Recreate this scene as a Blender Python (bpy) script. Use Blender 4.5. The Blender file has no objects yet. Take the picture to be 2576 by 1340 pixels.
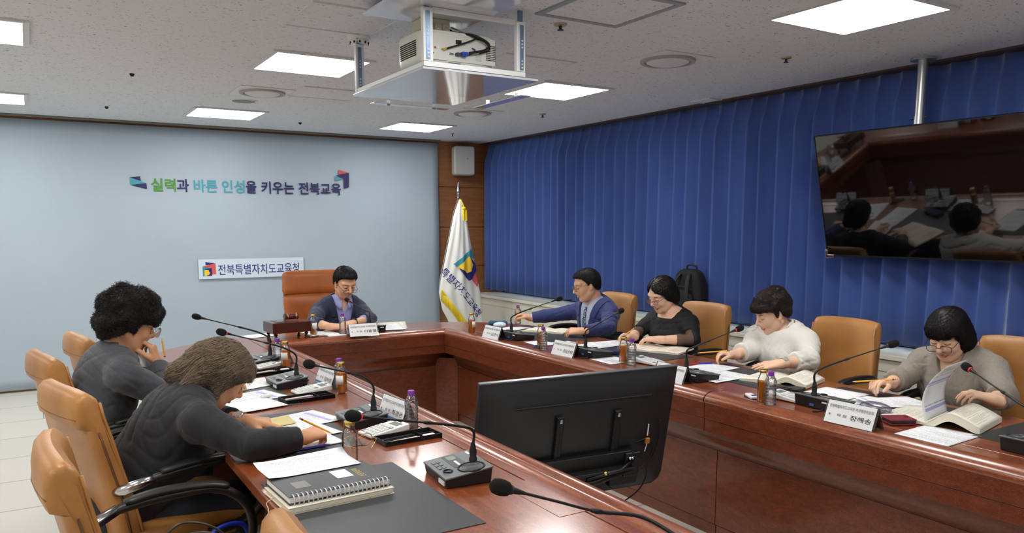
import bpy, bmesh, math, random
import numpy as np
from mathutils import Vector, Matrix, Euler
PI = math.pi
SC = bpy.context.scene
COL = SC.collection

# ------------------------------------------------------------------ camera, world, exposure
def make_camera():
    yaw, pitch, roll = [math.radians(a) for a in (31.549, 8.174, 0.058)]
    c, s, cp, sp = math.cos(yaw), math.sin(yaw), math.cos(pitch), math.sin(pitch)
    F = Vector((s*cp, c*cp, -sp)); r = Vector((c, -s, 0)); d = F.cross(r)
    R_ = r*math.cos(roll) + d*math.sin(roll); D_ = d*math.cos(roll) - r*math.sin(roll)
    cam = bpy.data.cameras.new('camera'); o = bpy.data.objects.new('camera', cam); COL.objects.link(o)
    U, B = -D_, -F
    o.matrix_world = Matrix(((R_.x, U.x, B.x, 0), (R_.y, U.y, B.y, 0), (R_.z, U.z, B.z, 1.51), (0, 0, 0, 1)))
    cam.sensor_width = 36; cam.lens = 36*1966.7/2576; cam.shift_y = (851.3-670)/2576
    cam.clip_start = .02
    SC.camera = o
make_camera()
SC.view_settings.view_transform = 'Standard'; SC.view_settings.look = 'None'
SC.view_settings.exposure = 0.52; SC.view_settings.gamma = 1.0
PANEL_POWER = 13.0
W = bpy.data.worlds.new('sky'); SC.world = W; W.use_nodes = True
W.node_tree.nodes['Background'].inputs[0].default_value = (.72, .85, 1, 1)
W.node_tree.nodes['Background'].inputs[1].default_value = 1.6
SC.cycles.use_denoising = True
SC.cycles.max_bounces = 10; SC.cycles.transparent_max_bounces = 16
SC.cycles.sample_clamp_indirect = 6; SC.cycles.caustics_reflective = False; SC.cycles.caustics_refractive = False

# ------------------------------------------------------------------ materials
def lin(c):
    return tuple(((v/255/12.92) if v <= 10.31 else ((v/255+.055)/1.055)**2.4) for v in c) + (1,)
MATS = {}
def mat(name, col=(200, 200, 200), rough=.5, metal=0, coat=0, spec=.5, trans=0, ior=1.45, emit=None, estr=0, alpha=1, sheen=0, bump=None, var=None, coat_rough=.05, sss=0):
    """bump=(scale,strength[,stretch]) var=(scale,col2,lo,hi[,stretch])"""
    if name in MATS: return MATS[name]
    m = bpy.data.materials.new(name); m.use_nodes = True; nt = m.node_tree; b = nt.nodes['Principled BSDF']; L = nt.links
    I = b.inputs
    I['Base Color'].default_value = lin(col); I['Roughness'].default_value = rough; I['Metallic'].default_value = metal
    I['Coat Weight'].default_value = coat; I['Coat Roughness'].default_value = coat_rough
    I['Specular IOR Level'].default_value = spec; I['Transmission Weight'].default_value = trans; I['IOR'].default_value = ior
    I['Alpha'].default_value = alpha
    if sheen: I['Sheen Weight'].default_value = sheen; I['Sheen Roughness'].default_value = .5
    if sss: I['Subsurface Weight'].default_value = sss; I['Subsurface Scale'].default_value = .01; I['Subsurface Radius'].default_value = (1, .35, .2)
    if emit: I['Emission Color'].default_value = lin(emit); I['Emission Strength'].default_value = estr
    if bump or var:
        tc = nt.nodes.new('ShaderNodeTexCoord')
        def noise(scale, stretch, detail=4):
            mp = nt.nodes.new('ShaderNodeMapping'); L.new(tc.outputs['Object'], mp.inputs[0])
            mp.inputs['Scale'].default_value = stretch
            n = nt.nodes.new('ShaderNodeTexNoise'); n.inputs['Scale'].default_value = scale; n.inputs['Detail'].default_value = detail
            L.new(mp.outputs[0], n.inputs['Vector']); return n
        if var:
            n = noise(var[0], var[4] if len(var) > 4 else (1, 1, 1))
            r = nt.nodes.new('ShaderNodeValToRGB'); r.color_ramp.elements[0].position = var[2]; r.color_ramp.elements[1].position = var[3]
            r.color_ramp.elements[0].color = lin(col); r.color_ramp.elements[1].color = lin(var[1])
            L.new(n.outputs['Fac'], r.inputs[0]); L.new(r.outputs[0], I['Base Color'])
        if bump:
            n = noise(bump[0], bump[2] if len(bump) > 2 else (1, 1, 1), 3)
            bp = nt.nodes.new('ShaderNodeBump'); bp.inputs['Strength'].default_value = bump[1]; bp.inputs['Distance'].default_value = .01
            L.new(n.outputs['Fac'], bp.inputs['Height']); L.new(bp.outputs[0], I['Normal'])
    MATS[name] = m; return m

def thin_glass(name, tint=(1, 1, 1), rough=.03, refl=.6):
    m = bpy.data.materials.new(name); m.use_nodes = True; nt = m.node_tree; L = nt.links; nt.nodes.remove(nt.nodes['Principled BSDF'])
    out = nt.nodes['Material Output']; tr = nt.nodes.new('ShaderNodeBsdfTransparent'); tr.inputs[0].default_value = tint+(1,)
    gl = nt.nodes.new('ShaderNodeBsdfGlossy'); gl.inputs['Roughness'].default_value = rough
    lw = nt.nodes.new('ShaderNodeLayerWeight'); lw.inputs['Blend'].default_value = refl*.6
    mp = nt.nodes.new('ShaderNodeMath'); mp.operation = 'MULTIPLY_ADD'; mp.inputs[1].default_value = .75; mp.inputs[2].default_value = .05
    mx = nt.nodes.new('ShaderNodeMixShader'); L.new(lw.outputs['Fresnel'], mp.inputs[0]); L.new(mp.outputs[0], mx.inputs[0]); L.new(tr.outputs[0], mx.inputs[1]); L.new(gl.outputs[0], mx.inputs[2]); L.new(mx.outputs[0], out.inputs[0])
    MATS[name] = m; return m
def wood(name, stops, stretch, scale=6, rough=.32, coat=.7, coat_rough=.15, fleck=.55):
    m = bpy.data.materials.new(name); m.use_nodes = True; nt = m.node_tree; L = nt.links; b = nt.nodes['Principled BSDF']
    tc = nt.nodes.new('ShaderNodeTexCoord'); mp = nt.nodes.new('ShaderNodeMapping'); L.new(tc.outputs['Object'], mp.inputs[0]); mp.inputs['Scale'].default_value = stretch
    n = nt.nodes.new('ShaderNodeTexNoise'); n.inputs['Scale'].default_value = scale; n.inputs['Detail'].default_value = 6; n.inputs['Distortion'].default_value = .8
    L.new(mp.outputs[0], n.inputs['Vector'])
    n2 = nt.nodes.new('ShaderNodeTexNoise'); n2.inputs['Scale'].default_value = scale*9; n2.inputs['Detail'].default_value = 3; L.new(mp.outputs[0], n2.inputs['Vector'])
    mx = nt.nodes.new('ShaderNodeMath'); mx.operation = 'MULTIPLY_ADD'; L.new(n2.outputs['Fac'], mx.inputs[0]); mx.inputs[1].default_value = fleck; 
    ad = nt.nodes.new('ShaderNodeMath'); ad.operation = 'MULTIPLY'; L.new(n.outputs['Fac'], ad.inputs[0]); ad.inputs[1].default_value = 1-fleck
    L.new(ad.outputs[0], mx.inputs[2])
    r = nt.nodes.new('ShaderNodeValToRGB'); e = r.color_ramp.elements
    e[0].position = .32; e[0].color = lin(stops[0]); e[1].position = .68; e[1].color = lin(stops[2])
    k = e.new(.5); k.color = lin(stops[1])
    L.new(mx.outputs[0], r.inputs[0]); L.new(r.outputs[0], b.inputs['Base Color'])
    b.inputs['Roughness'].default_value = rough; b.inputs['Coat Weight'].default_value = coat; b.inputs['Coat Roughness'].default_value = coat_rough
    return m
MW = [(96, 42, 18), (134, 67, 33), (166, 93, 50)]
WOODX = wood('mahogany_x', MW, (1.2, 7, 7)); WOODY = wood('mahogany_y', MW, (7, 1.2, 7))
MD = [(76, 32, 15), (104, 49, 26), (130, 67, 38)]
BURLX = wood('burl_x', MD, (2.2, 6, 6), 7, .35, .5, .12, .6); BURLY = wood('burl_y', MD, (6, 2.2, 6), 7, .35, .5, .12, .6)
PANELW = wood('panel_wood', [(122, 78, 44), (148, 98, 58), (166, 114, 70)], (1, 1, 14), 3, .45, .15, .2, .5)

M_white = mat('white_paint', (232, 232, 228), .5)
M_black = mat('black_plastic', (17, 17, 18), .45, bump=(900, .05))
M_chrome = mat('chrome', (200, 200, 202), .18, 1)
M_gold = mat('gold', (228, 192, 104), .25, 1)
M_dark = mat('dark_gap', (30, 28, 27), .8)

# ------------------------------------------------------------------ mesh helper
class MB:
    def __init__(s): s.v = []; s.f = []; s.m = []; s.cur = 0
    def add(s, vs, fs, T=None):
        n = len(s.v)
        for p in vs:
            p = Vector(p); s.v.append(tuple(T @ p) if T is not None else tuple(p))
        for f in fs: s.f.append([i+n for i in f]); s.m.append(s.cur)
    def box(s, lo, hi, T=None):
        x0, y0, z0 = lo; x1, y1, z1 = hi
        s.add([(x0,y0,z0),(x1,y0,z0),(x1,y1,z0),(x0,y1,z0),(x0,y0,z1),(x1,y0,z1),(x1,y1,z1),(x0,y1,z1)],
              [(0,3,2,1),(4,5,6,7),(0,1,5,4),(1,2,6,5),(2,3,7,6),(3,0,4,7)], T); return s
    def cbox(s, c, size, T=None):
        return s.box([c[i]-size[i]/2 for i in range(3)], [c[i]+size[i]/2 for i in range(3)], T)
    def prism(s, poly, z0, z1, T=None):
        n = len(poly)
        s.add([(p[0], p[1], z0) for p in poly]+[(p[0], p[1], z1) for p in poly],
              [list(range(n))[::-1], list(range(n, 2*n))]+[(i, (i+1) % n, n+(i+1) % n, n+i) for i in range(n)], T); return s
    def lathe(s, prof, n=24, T=None, cap=True):
        vs = []; fs = []
        for r, z in prof:
            for i in range(n): a = 2*PI*i/n; vs.append((r*math.cos(a), r*math.sin(a), z))
        for k in range(len(prof)-1):
            for i in range(n): j = (i+1) % n; fs.append((k*n+i, k*n+j, (k+1)*n+j, (k+1)*n+i))
        if cap:
            if prof[0][0] > 1e-6: fs.append(list(range(n))[::-1])
            if prof[-1][0] > 1e-6: fs.append([(len(prof)-1)*n+i for i in range(n)])
        s.add(vs, fs, T); return s
    def tube(s, pts, r, n=10, T=None, closed=False, cap=True, flat=1.0):
        pts = [Vector(p) for p in pts]; N = len(pts); rs = r if isinstance(r, (list, tuple)) else [r]*N
        vs = []; fs = []; up = None
        for i, p in enumerate(pts):
            a = pts[(i-1) % N] if (closed or i > 0) else p; b = pts[(i+1) % N] if (closed or i < N-1) else p
            t = (b-a).normalized()
            if up is None:
                up = Vector((0, 0, 1)) if abs(t.z) < .9 else Vector((1, 0, 0))
            x = t.cross(up); x.normalize(); up = x.cross(t).normalized()
            for k in range(n):
                an = 2*PI*k/n; vs.append(p + x*(rs[i]*math.cos(an)) + up*(rs[i]*flat*math.sin(an)))
        for i in range(N if closed else N-1):
            j = (i+1) % N
            for k in range(n): l = (k+1) % n; fs.append((i*n+k, i*n+l, j*n+l, j*n+k))
        if cap and not closed: fs.append(list(range(n))[::-1]); fs.append([(N-1)*n+k for k in range(n)])
        s.add(vs, fs, T); return s
    def sphere(s, c, r, n=16, T=None):
        r = (r, r, r) if not isinstance(r, (list, tuple)) else r
        m = n//2; vs = []; fs = []
        for j in range(m+1):
            th = PI*j/m
            for i in range(n):
                a = 2*PI*i/n; vs.append((c[0]+r[0]*math.sin(th)*math.cos(a), c[1]+r[1]*math.sin(th)*math.sin(a), c[2]+r[2]*math.cos(th)))
        for j in range(m):
            for i in range(n): k = (i+1) % n; fs.append((j*n+i, (j+1)*n+i, (j+1)*n+k, j*n+k))
        s.add(vs, fs, T); return s
    def grid(s, P, T=None, wrap=False):
        """P[i][j] points -> sheet"""
        a, b = len(P), len(P[0])
        s.add([p for row in P for p in row], [(i*b+j, (i+1)*b+j, (i+1)*b+(j+1) % b, i*b+(j+1) % b) for i in range(a-1) for j in range(b if wrap else b-1)], T); return s
    def build(s, name, m, parent=None, smooth=False, bevel=0, solid=0, loc=None, subsurf=0, seg=2):
        me = bpy.data.meshes.new(name); me.from_pydata(s.v, [], s.f)
        for x in (m if isinstance(m, (list, tuple)) else [m]): me.materials.append(x)
        if any(s.m): me.polygons.foreach_set('material_index', s.m)
        bm = bmesh.new(); bm.from_mesh(me); bmesh.ops.remove_doubles(bm, verts=bm.verts, dist=1e-6)
        if not solid: bmesh.ops.recalc_face_normals(bm, faces=bm.faces)
        bm.to_mesh(me); bm.free()
        o = bpy.data.objects.new(name, me); COL.objects.link(o)
        if parent is not None: o.parent = parent
        if loc is not None: o.location = loc
        if smooth:
            me.polygons.foreach_set('use_smooth', [True]*len(me.polygons))
            if smooth != 'all': 
                try: me.set_sharp_from_angle(angle=math.radians(42))
                except Exception: pass
        if solid: k = o.modifiers.new('solid', 'SOLIDIFY'); k.thickness = solid; k.offset = 0
        if bevel:
            k = o.modifiers.new('bevel', 'BEVEL'); k.width = bevel; k.segments = seg; k.limit_method = 'ANGLE'; k.angle_limit = math.radians(40)
            if smooth != 'all': me.polygons.foreach_set('use_smooth', [True]*len(me.polygons)); k.harden_normals = True
        if subsurf: k = o.modifiers.new('sub', 'SUBSURF'); k.levels = subsurf; k.render_levels = subsurf
        return o
def thing(name, label, cat, loc=(0, 0, 0), rz=0, group=None):
    o = bpy.data.objects.new(name, None); COL.objects.link(o); o.location = loc; o.rotation_euler = (0, 0, rz)
    o.empty_display_size = .05
    return tag(o, label, cat, group)
def tag(o, label=None, cat=None, group=None, kind=None):
    if label: o['label'] = label
    if cat: o['category'] = cat
    if group: o['group'] = group
    if kind: o['kind'] = kind
    return o
def struct(o): o['kind'] = 'structure'; return o
def dup(root, loc, rz, label=None):
    r = root.copy(); COL.objects.link(r); r.location = loc; r.rotation_euler = (0, 0, rz)
    if label: r['label'] = label
    for ch in list(root.children):
        c = ch.copy(); COL.objects.link(c); c.parent = r
        for g in list(ch.children):
            d = g.copy(); COL.objects.link(d); d.parent = c
    return r
def TR(loc=(0, 0, 0), rz=0, ry=0, rx=0):
    return Matrix.Translation(loc) @ Euler((rx, ry, rz)).to_matrix().to_4x4()
def align(p, d, up=(0, 0, 1)):
    z = Vector(d).normalized(); u = Vector(up)
    if abs(z.dot(u)) > .98: u = Vector((1, 0, 0))
    x = u.cross(z).normalized(); y = z.cross(x)
    return Matrix(((x.x, y.x, z.x, p[0]), (x.y, y.y, z.y, p[1]), (x.z, y.z, z.z, p[2]), (0, 0, 0, 1)))
def bez(pts, n=8):
    """Catmull-Rom through pts"""
    P = [Vector(p) for p in pts]; P = [2*P[0]-P[1]]+P+[2*P[-1]-P[-2]]; out = []
    for i in range(1, len(P)-2):
        for k in range(n):
            t = k/n; a, b, c, d = P[i-1:i+3]
            out.append(.5*((2*b)+(c-a)*t+(2*a-5*b+4*c-d)*t*t+(3*b-a-3*c+d)*t**3))
    out.append(P[-2]); return out
def text_geo(txt, height, width=None, bold=0.0):
    """verts, faces (flat, x right y up) of lettering; height = line height of a full Hangul block"""
    cu = bpy.data.curves.new('txt', 'FONT'); cu.body = txt; cu.size = 1; cu.resolution_u = 3; cu.offset = bold
    o = bpy.data.objects.new('txt', cu); COL.objects.link(o)
    dg = bpy.context.evaluated_depsgraph_get(); me = bpy.data.meshes.new_from_object(o.evaluated_get(dg))
    vs = np.array([v.co[:] for v in me.vertices]); fs = [list(p.vertices) for p in me.polygons]
    bpy.data.objects.remove(o); bpy.data.curves.remove(cu); bpy.data.meshes.remove(me)
    if len(vs) == 0: return [], []
    lo, hi = vs.min(0), vs.max(0); sy = height/(hi[1]-lo[1]); sx = sy if width is None else width/(hi[0]-lo[0])
    vs = (vs-lo)*np.array([sx, sy, 1]); return [tuple(v) for v in vs], fs
# ------------------------------------------------------------------ room shell
H = 2.497; YB = 8.45; XR = 4.98; XL = -2.6; YF = -2.6
def floor_mat():
    m = bpy.data.materials.new('floor_tile'); m.use_nodes = True; nt = m.node_tree; L = nt.links; b = nt.nodes['Principled BSDF']
    tc = nt.nodes.new('ShaderNodeTexCoord'); mp = nt.nodes.new('ShaderNodeMapping'); L.new(tc.outputs['Object'], mp.inputs[0]); mp.inputs['Location'].default_value = (0, .29, 0)
    br = nt.nodes.new('ShaderNodeTexBrick'); br.offset = .37
    br.inputs['Scale'].default_value = 1; br.inputs['Brick Width'].default_value = 60.0; br.inputs['Row Height'].default_value = .57; br.inputs['Mortar Size'].default_value = .004
    br.inputs['Color1'].default_value = lin((212, 209, 199)); br.inputs['Color2'].default_value = lin((206, 203, 193)); br.inputs['Mortar'].default_value = lin((110, 105, 96))
    L.new(mp.outputs[0], br.inputs['Vector']); L.new(br.outputs['Color'], b.inputs['Base Color']); b.inputs['Roughness'].default_value = .3
    return m
struct(MB().box((XL, YF, -.1), (XR+.3, YB+.2, 0)).build('floor', floor_mat()))
def ceil_mat():
    m = bpy.data.materials.new('ceiling_tile'); m.use_nodes = True; nt = m.node_tree; L = nt.links; b = nt.nodes['Principled BSDF']
    tc = nt.nodes.new('ShaderNodeTexCoord')
    mp = nt.nodes.new('ShaderNodeMapping'); L.new(tc.outputs['Object'], mp.inputs[0]); mp.inputs['Scale'].default_value = (30, 62, 30); mp.inputs['Rotation'].default_value = (0, 0, .5)
    n = nt.nodes.new('ShaderNodeTexNoise'); n.inputs['Scale'].default_value = 1.4; n.inputs['Detail'].default_value = 2.5; n.inputs['Distortion'].default_value = 1.2; L.new(mp.outputs[0], n.inputs['Vector'])
    r = nt.nodes.new('ShaderNodeValToRGB'); e = r.color_ramp.elements; e[0].position = .64; e[0].color = lin((222, 226, 232)); e[1].position = .685; e[1].color = lin((124, 118, 112))
    L.new(n.outputs['Fac'], r.inputs[0]); L.new(r.outputs[0], b.inputs['Base Color']); b.inputs['Roughness'].default_value = .9; b.inputs['Specular IOR Level'].default_value = .1
    bp = nt.nodes.new('ShaderNodeBump'); bp.inputs['Strength'].default_value = .15; bp.inputs['Distance'].default_value = .003; bp.invert = True
    L.new(n.outputs['Fac'], bp.inputs['Height']); L.new(bp.outputs[0], b.inputs['Normal'])
    return m
struct(MB().box((XL, YF, H), (XR+.3, YB+.2, H+.1)).build('ceiling', ceil_mat()))
M_wall = mat('wall_paint', (206, 204, 198), .8)
struct(MB().box((XL-.1, YF, 0), (XL, YB+.2, H)).build('wall_left', M_wall))
struct(MB().box((XL, YF-.1, 0), (XR+.3, YF, H)).build('wall_front', M_wall))
# back wall: timber panels with seams
wb = MB(); wb.box((XL, YB+.012, 0), (XR+.3, YB+.2, H))
zs = [0, .08, .549, 1.03, 1.5, 1.973, H]
for a, b in zip(zs[:-1], zs[1:]): wb.box((XL, YB, a+.004), (XR+.2, YB+.02, b-.004))
struct(wb.build('wall_back', PANELW, bevel=.002))
struct(MB().box((XL, YB-.03, 0), (4.145, YB-.002, .045)).build('baseboard_back', mat('base_wood', (134, 100, 62), .5)))
# right wall with the window band behind the curtain
wr = MB(); wr.box((XR, YF, 0), (XR+.2, YB+.2, .70)); wr.box((XR, YF, 2.40), (XR+.2, YB+.2, H)); wr.box((XR, YB-.05, .70), (XR+.2, YB+.2, 2.40)); wr.box((XR, YF, .7), (XR+.2, YF+.6, 2.4))
struct(wr.build('wall_right', M_wall))
wy = [YF+.6, -.2, 1.6, 3.4, 5.2, 7.0, YB-.05]
M_alu = mat('window_frame', (190, 192, 194), .4, .3); M_glass = thin_glass('window_glass', (.92, .96, .97), .01, .5)
for i, (a, b) in enumerate(zip(wy[:-1], wy[1:])):
    m = MB()
    for lo, hi in (((XR+.05, a, .70), (XR+.11, a+.04, 2.4)), ((XR+.05, b-.04, .70), (XR+.11, b, 2.4)), ((XR+.05, a, .70), (XR+.11, b, .74)), ((XR+.05, a, 2.36), (XR+.11, b, 2.4))): m.box(lo, hi)
    fr = struct(m.build('window_%d' % (i+1), M_alu))
    MB().box((XR+.075, a+.03, .73), (XR+.085, b-.03, 2.37)).build('pane', M_glass, fr)
# sill slab + radiator covers
M_cream = mat('cream_panel', (216, 213, 198), .45)
struct(MB().box((4.60, YF, .665), (XR+.04, YB, .70)).build('trim_1', M_cream, bevel=.006))
ys = [YF, -.6, .5, 1.45, 2.35, 3.05, 3.75, 4.65, 5.6, 6.55, 7.55, YB]
for i, (a, b) in enumerate(zip(ys[:-1], ys[1:])):
    if b < 1: continue
    m = MB(); m.box((4.625, a+.003, .08), (XR, b-.003, .66))
    c = thing('radiator_cover', '', 'cabinet', (4.63, (a+b)/2, 0), 0, 'cream panels under the window sill')
    m = MB(); m.box((.0, a-(a+b)/2+.003, .0), (XR-4.64, b-(a+b)/2-.003, .62)); m.build('panel', M_cream, c, bevel=.003)
    MB().box((-.006, a-(a+b)/2+.003, .585), (.02, b-(a+b)/2-.003, .66)).build('top_rail', M_cream, c, bevel=.003)
    c['label'] = 'cream cover panel under the window sill and blue curtain'
# curtains
def curtain(y0, y1, label, seed, extra):
    rnd = random.Random(seed); n = max(2, round((y1-y0)/.155)); ed = [y0+(y1-y0)*i/n for i in range(n+1)]
    ed = [e+rnd.uniform(-.012, .012) if 0 < i < n else e for i, e in enumerate(ed)]
    amp = [rnd.uniform(.75, 1.2) for _ in ed]; ph = [rnd.uniform(-.03, .03) for _ in ed]
    ny = 25*n; zl = [2.485, 2.44, 2.36, 2.28, 2.2, 2.05, 1.8, 1.5, 1.2, .95, .745]
    P = []
    for z in zl:
        row = []
        g = min(1, max(0, (2.42-z)/.22)); g = g*g*(3-2*g)
        sag = max(0, (2.0-z)/1.3)
        for k in range(ny+1):
            t = k/ny*n; i = min(int(t), n-1); u = t-i
            y = ed[i]*(1-u)+ed[i+1]*u
            # asymmetrical fold: slow swell then a sharp return at the pleat
            fold = (u/.60)**2.0 if u < .60 else max(0, (1-u)/.40)**1.9
            x = 4.86-(.045+.07*g*amp[i])*fold + .012*math.sin(y*1.7+seed)*sag
            pinch = math.exp(-((u-.60)/.07)**2)*.022*math.exp(-((z-2.33)/.07)**2)
            row.append((x-pinch, y+ph[i]*sag*fold*.6, z + (.004*math.sin(y*5) if z < .8 else 0)))
        P.append(row)
    o = MB().grid(P).build('curtain', M_curt, smooth='all', solid=.003)
    tag(o, label, 'curtain'); return o
M_curt = mat('curtain_blue', (72, 96, 162), .85, sheen=.5, spec=.2, bump=(700, .12), var=(2.5, (80, 106, 176), .4, .65, (1, 1, .4)))
curtain(4.70, YB-.02, 'long blue pleated curtain beside the flag, from the corner to behind the backpack', 3, 0)
curtain(-1.6, 4.685, 'long blue pleated curtain hanging behind the wall television', 8, 0)
struct(MB().box((4.74, -1.6, 2.484), (4.90, YB, 2.497)).build('trim_2', mat('rail_brown', (74, 60, 58), .6)))
struct(MB().box((XL, 8.33, 2.478), (4.15, 8.36, 2.497)).build('trim_3', mat('rail_grey', (120, 118, 116), .6)))

# ------------------------------------------------------------------ banner with its printing, sign
YN = 8.40
M_ban = mat('banner_cloth', (176, 190, 202), .7, var=(1.3, (170, 185, 198), .3, .7))
def banner():
    P = []
    for k in range(25):
        z = .02+(2.465-.02)*k/24; row = []
        for i in range(81):
            x = XL+.02+(4.143-XL-.02)*i/80
            row.append((x, YN + .006*math.sin(x*2.1+z) + (.02*max(0, (z-2.3)/.17)) + .004*math.sin(z*5+x*7)*max(0, (x-3.6)/.5), z))
        P.append(row)
    o = MB().grid(P).build('banner', M_ban, smooth='all', solid=.002)
    tag(o, 'pale blue printed backdrop banner covering the back wall', 'banner')
    ink = dict(navy=mat('ink_navy', (44, 42, 96), .6), teal=mat('ink_teal', (74, 160, 176), .6), green=mat('ink_green', (82, 150, 62), .6), red=mat('ink_red', (208, 86, 84), .6))
    YT = YN-.012
    T = lambda x, z: Matrix(((1, 0, 0, x), (0, 0, -1, YT), (0, 1, 0, z), (0, 0, 0, 1)))
    mb = MB(); mats = list(ink.values()); idx = {k: i for i, k in enumerate(ink)}
    for t, x0, x1, c in (('실력', 1.054, 1.276, 'green'), ('과', 1.286, 1.398, 'navy'), ('바른', 1.443, 1.668, 'teal'), ('인성', 1.710, 1.934, 'teal'), ('을', 1.946, 2.052, 'navy'), ('키우는', 2.10, 2.442, 'navy'), ('전북교육', 2.49, 2.958, 'navy')):
        v, f = text_geo(t, .128, x1-x0, .022); mb.cur = idx[c]; mb.add(v, f, T(x0, 1.847))
    def poly(c, pts):
        mb.cur = idx[c]; mb.add([(x, YT-.0005, z) for x, z in pts], [list(range(len(pts)))])
    poly('navy', [(.873, 1.977), (.962, 1.988), (.966, 1.945), (.873, 1.955)])
    mb.cur = idx['teal']; mb.add([(x, YT-.001, z) for x, z in [(.873, 1.975), (1.012, 1.925), (.873, 1.905)]], [(0, 1, 2)])
    poly('navy', [(.880, 1.903), (1.013, 1.927), (1.015, 1.868)])
    poly('red', [(2.936, 2.121), (3.053, 2.090), (2.936, 2.07)])
    poly('navy', [(2.898, 2.055), (3.053, 2.092), (3.050, 1.936), (2.992, 1.920), (2.992, 2.03)])
    mb.cur = idx['teal']; mb.add([(x, YT-.001, z) for x, z in [(2.898, 2.052), (2.985, 2.022), (2.898, 2.000)]], [(0, 1, 2)])
    mb.build('printing', mats, o)
    for x in (4.11,): MB().lathe([(.0, 0), (.01, .002), (.008, .008), (0, .01)], 12, TR((x, YN-.01, 2.44), rx=PI/2)).build('eyelet', M_chrome, o)
banner()
LOGO = dict(navy=mat('logo_navy', (38, 34, 120), .6), red=mat('logo_red', (214, 92, 88), .6), teal=mat('logo_teal', (58, 150, 172), .6), yellow=mat('logo_yellow', (248, 206, 52), .6))
def sign():
    o = MB().box((1.440, 8.372, .985), (2.507, 8.384, 1.182)).build('sign', mat('sign_board', (212, 226, 240), .4)); tag(o, 'white strip sign with logo and navy lettering stuck low on the banner', 'sign')
    T = lambda x, z: Matrix(((1, 0, 0, x), (0, 0, -1, 8.371), (0, 1, 0, z), (0, 0, 0, 1)))
    v, f = text_geo('전북특별자치도교육청', .108, .83, .008); mb = MB(); mb.add(v, f, T(1.627, 1.018)); mb.build('lettering', mat('sign_ink', (44, 52, 122), .6), o)
    mb = MB(); ks = list(LOGO)
    def poly(c, pts, d=0): mb.cur = ks.index(c); mb.add([(x, 8.371-d, z) for x, z in pts], [list(range(len(pts)))])
    poly('navy', [(1.508, 1.156), (1.602, 1.140), (1.604, 1.12), (1.508, 1.125)])
    poly('red', [(1.478, 1.112), (1.604, 1.142), (1.606, 1.032), (1.564, 1.026), (1.564, 1.085)], .0004)
    poly('teal', [(1.478, 1.110), (1.560, 1.094), (1.500, 1.078), (1.500, 1.014), (1.478, 1.012)], .0008)
    poly('navy', [(1.498, 1.085), (1.566, 1.094), (1.566, 1.016), (1.50, 1.014)], .0012)
    poly('yellow', [(1.494, 1.078), (1.535, 1.076), (1.538, 1.055), (1.550, 1.04), (1.538, 1.034), (1.538, 1.024), (1.520, 1.024), (1.515, 1.014), (1.494, 1.014)], .0016)
    mb.build('emblem', list(LOGO.values()), o)
sign()

# ------------------------------------------------------------------ ceiling fittings
M_emit = mat('led_diffuser', (255, 255, 255), .5, emit=(255, 253, 250), estr=PANEL_POWER)
def ceiling_light():
    t = thing('ceiling_light', 'x', 'ceiling light', (0, 0, H), 0, 'flat square ceiling lights')
    m = MB(); a, b = .275, .305
    for lo, hi in (((-b, -b, -.012), (b, -a, 0)), ((-b, a, -.012), (b, b, 0)), ((-b, -a, -.012), (-a, a, 0)), ((a, -a, -.012), (b, a, 0))): m.box(lo, hi)
    m.build('frame', mat('light_frame', (214, 216, 218), .5), t)
    MB().box((-a, -a, -.010), (a, a, -.003)).build('diffuser', M_emit, t)
    return t
L0 = ceiling_light(); first = True
lab = {(1, 2): 'square ceiling light just left of the projector lift', (1, 3): 'square ceiling light nearest the banner, above the slogan', (2, 2): 'square ceiling light just right of the projector lift', (2, 3): 'square ceiling light nearest the flag corner', (2, 1): 'large bright ceiling light in front of the television pole', (0, 2): 'square ceiling light cut by the left edge, the nearer one', (0, 3): 'square ceiling light cut by the left edge, nearer the banner'}
for i, x in enumerate((-.22, 1.56, 3.39)):
    for j, y in enumerate((-.04, 2.42, 4.90, 7.36)):
        l = lab.get((i, j), 'square ceiling light outside the picture behind the photographer')
        if first: L0.location = (x, y, H); L0['label'] = l; first = False
        else: dup(L0, (x, y, H), 0, l)
for x in (-2.0,):
    for y in (.2, 2.42, 4.9, 7.36): dup(L0, (x, y, H), 0, 'square ceiling light outside the picture to the left')
def diffuser(loc, label, rz=0, s=1):
    t = thing('air_diffuser', label, 'air vent', loc, rz, 'round ceiling air diffusers')
    MB().box((-.2*s, -.2*s, -.006), (.2*s, .2*s, 0)).build('plate', mat('vent_white', (222, 225, 228), .6), t, bevel=.003)
    MB().lathe([(.165*s, -.006), (.162*s, -.02), (.14*s, -.02), (.135*s, -.006)], 40, cap=False).build('ring', mat('vent_ring', (168, 168, 170), .6), t, smooth=True)
    MB().lathe([(.0, -.03), (.10*s, -.028), (.125*s, -.018), (.125*s, -.01), (0, -.008)], 40, cap=False).build('cone', mat('vent_cone', (220, 221, 222), .6), t, smooth=True)
diffuser((1.558, 6.06, H), 'round air diffuser left of centre, beside the round ceiling speaker'); diffuser((3.349, 3.666, H), 'round air diffuser on a square plate between the right lights'); diffuser((3.40, 6.195, H), 'small round air diffuser behind the projector lift')
o = thing('ceiling_speaker', 'flat round grey ceiling speaker grille', 'speaker', (1.539, 6.567, H))
MB().lathe([(0, -.008), (.085, -.008), (.09, -.004), (.09, 0)], 32).build('grille', mat('grille', (150, 152, 154), .6, bump=(900, .6)), o); MB().lathe([(.09, -.006), (.105, -.006), (.108, 0), (.09, 0)], 32, cap=False).build('rim', mat('vent_white'), o)
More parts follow.
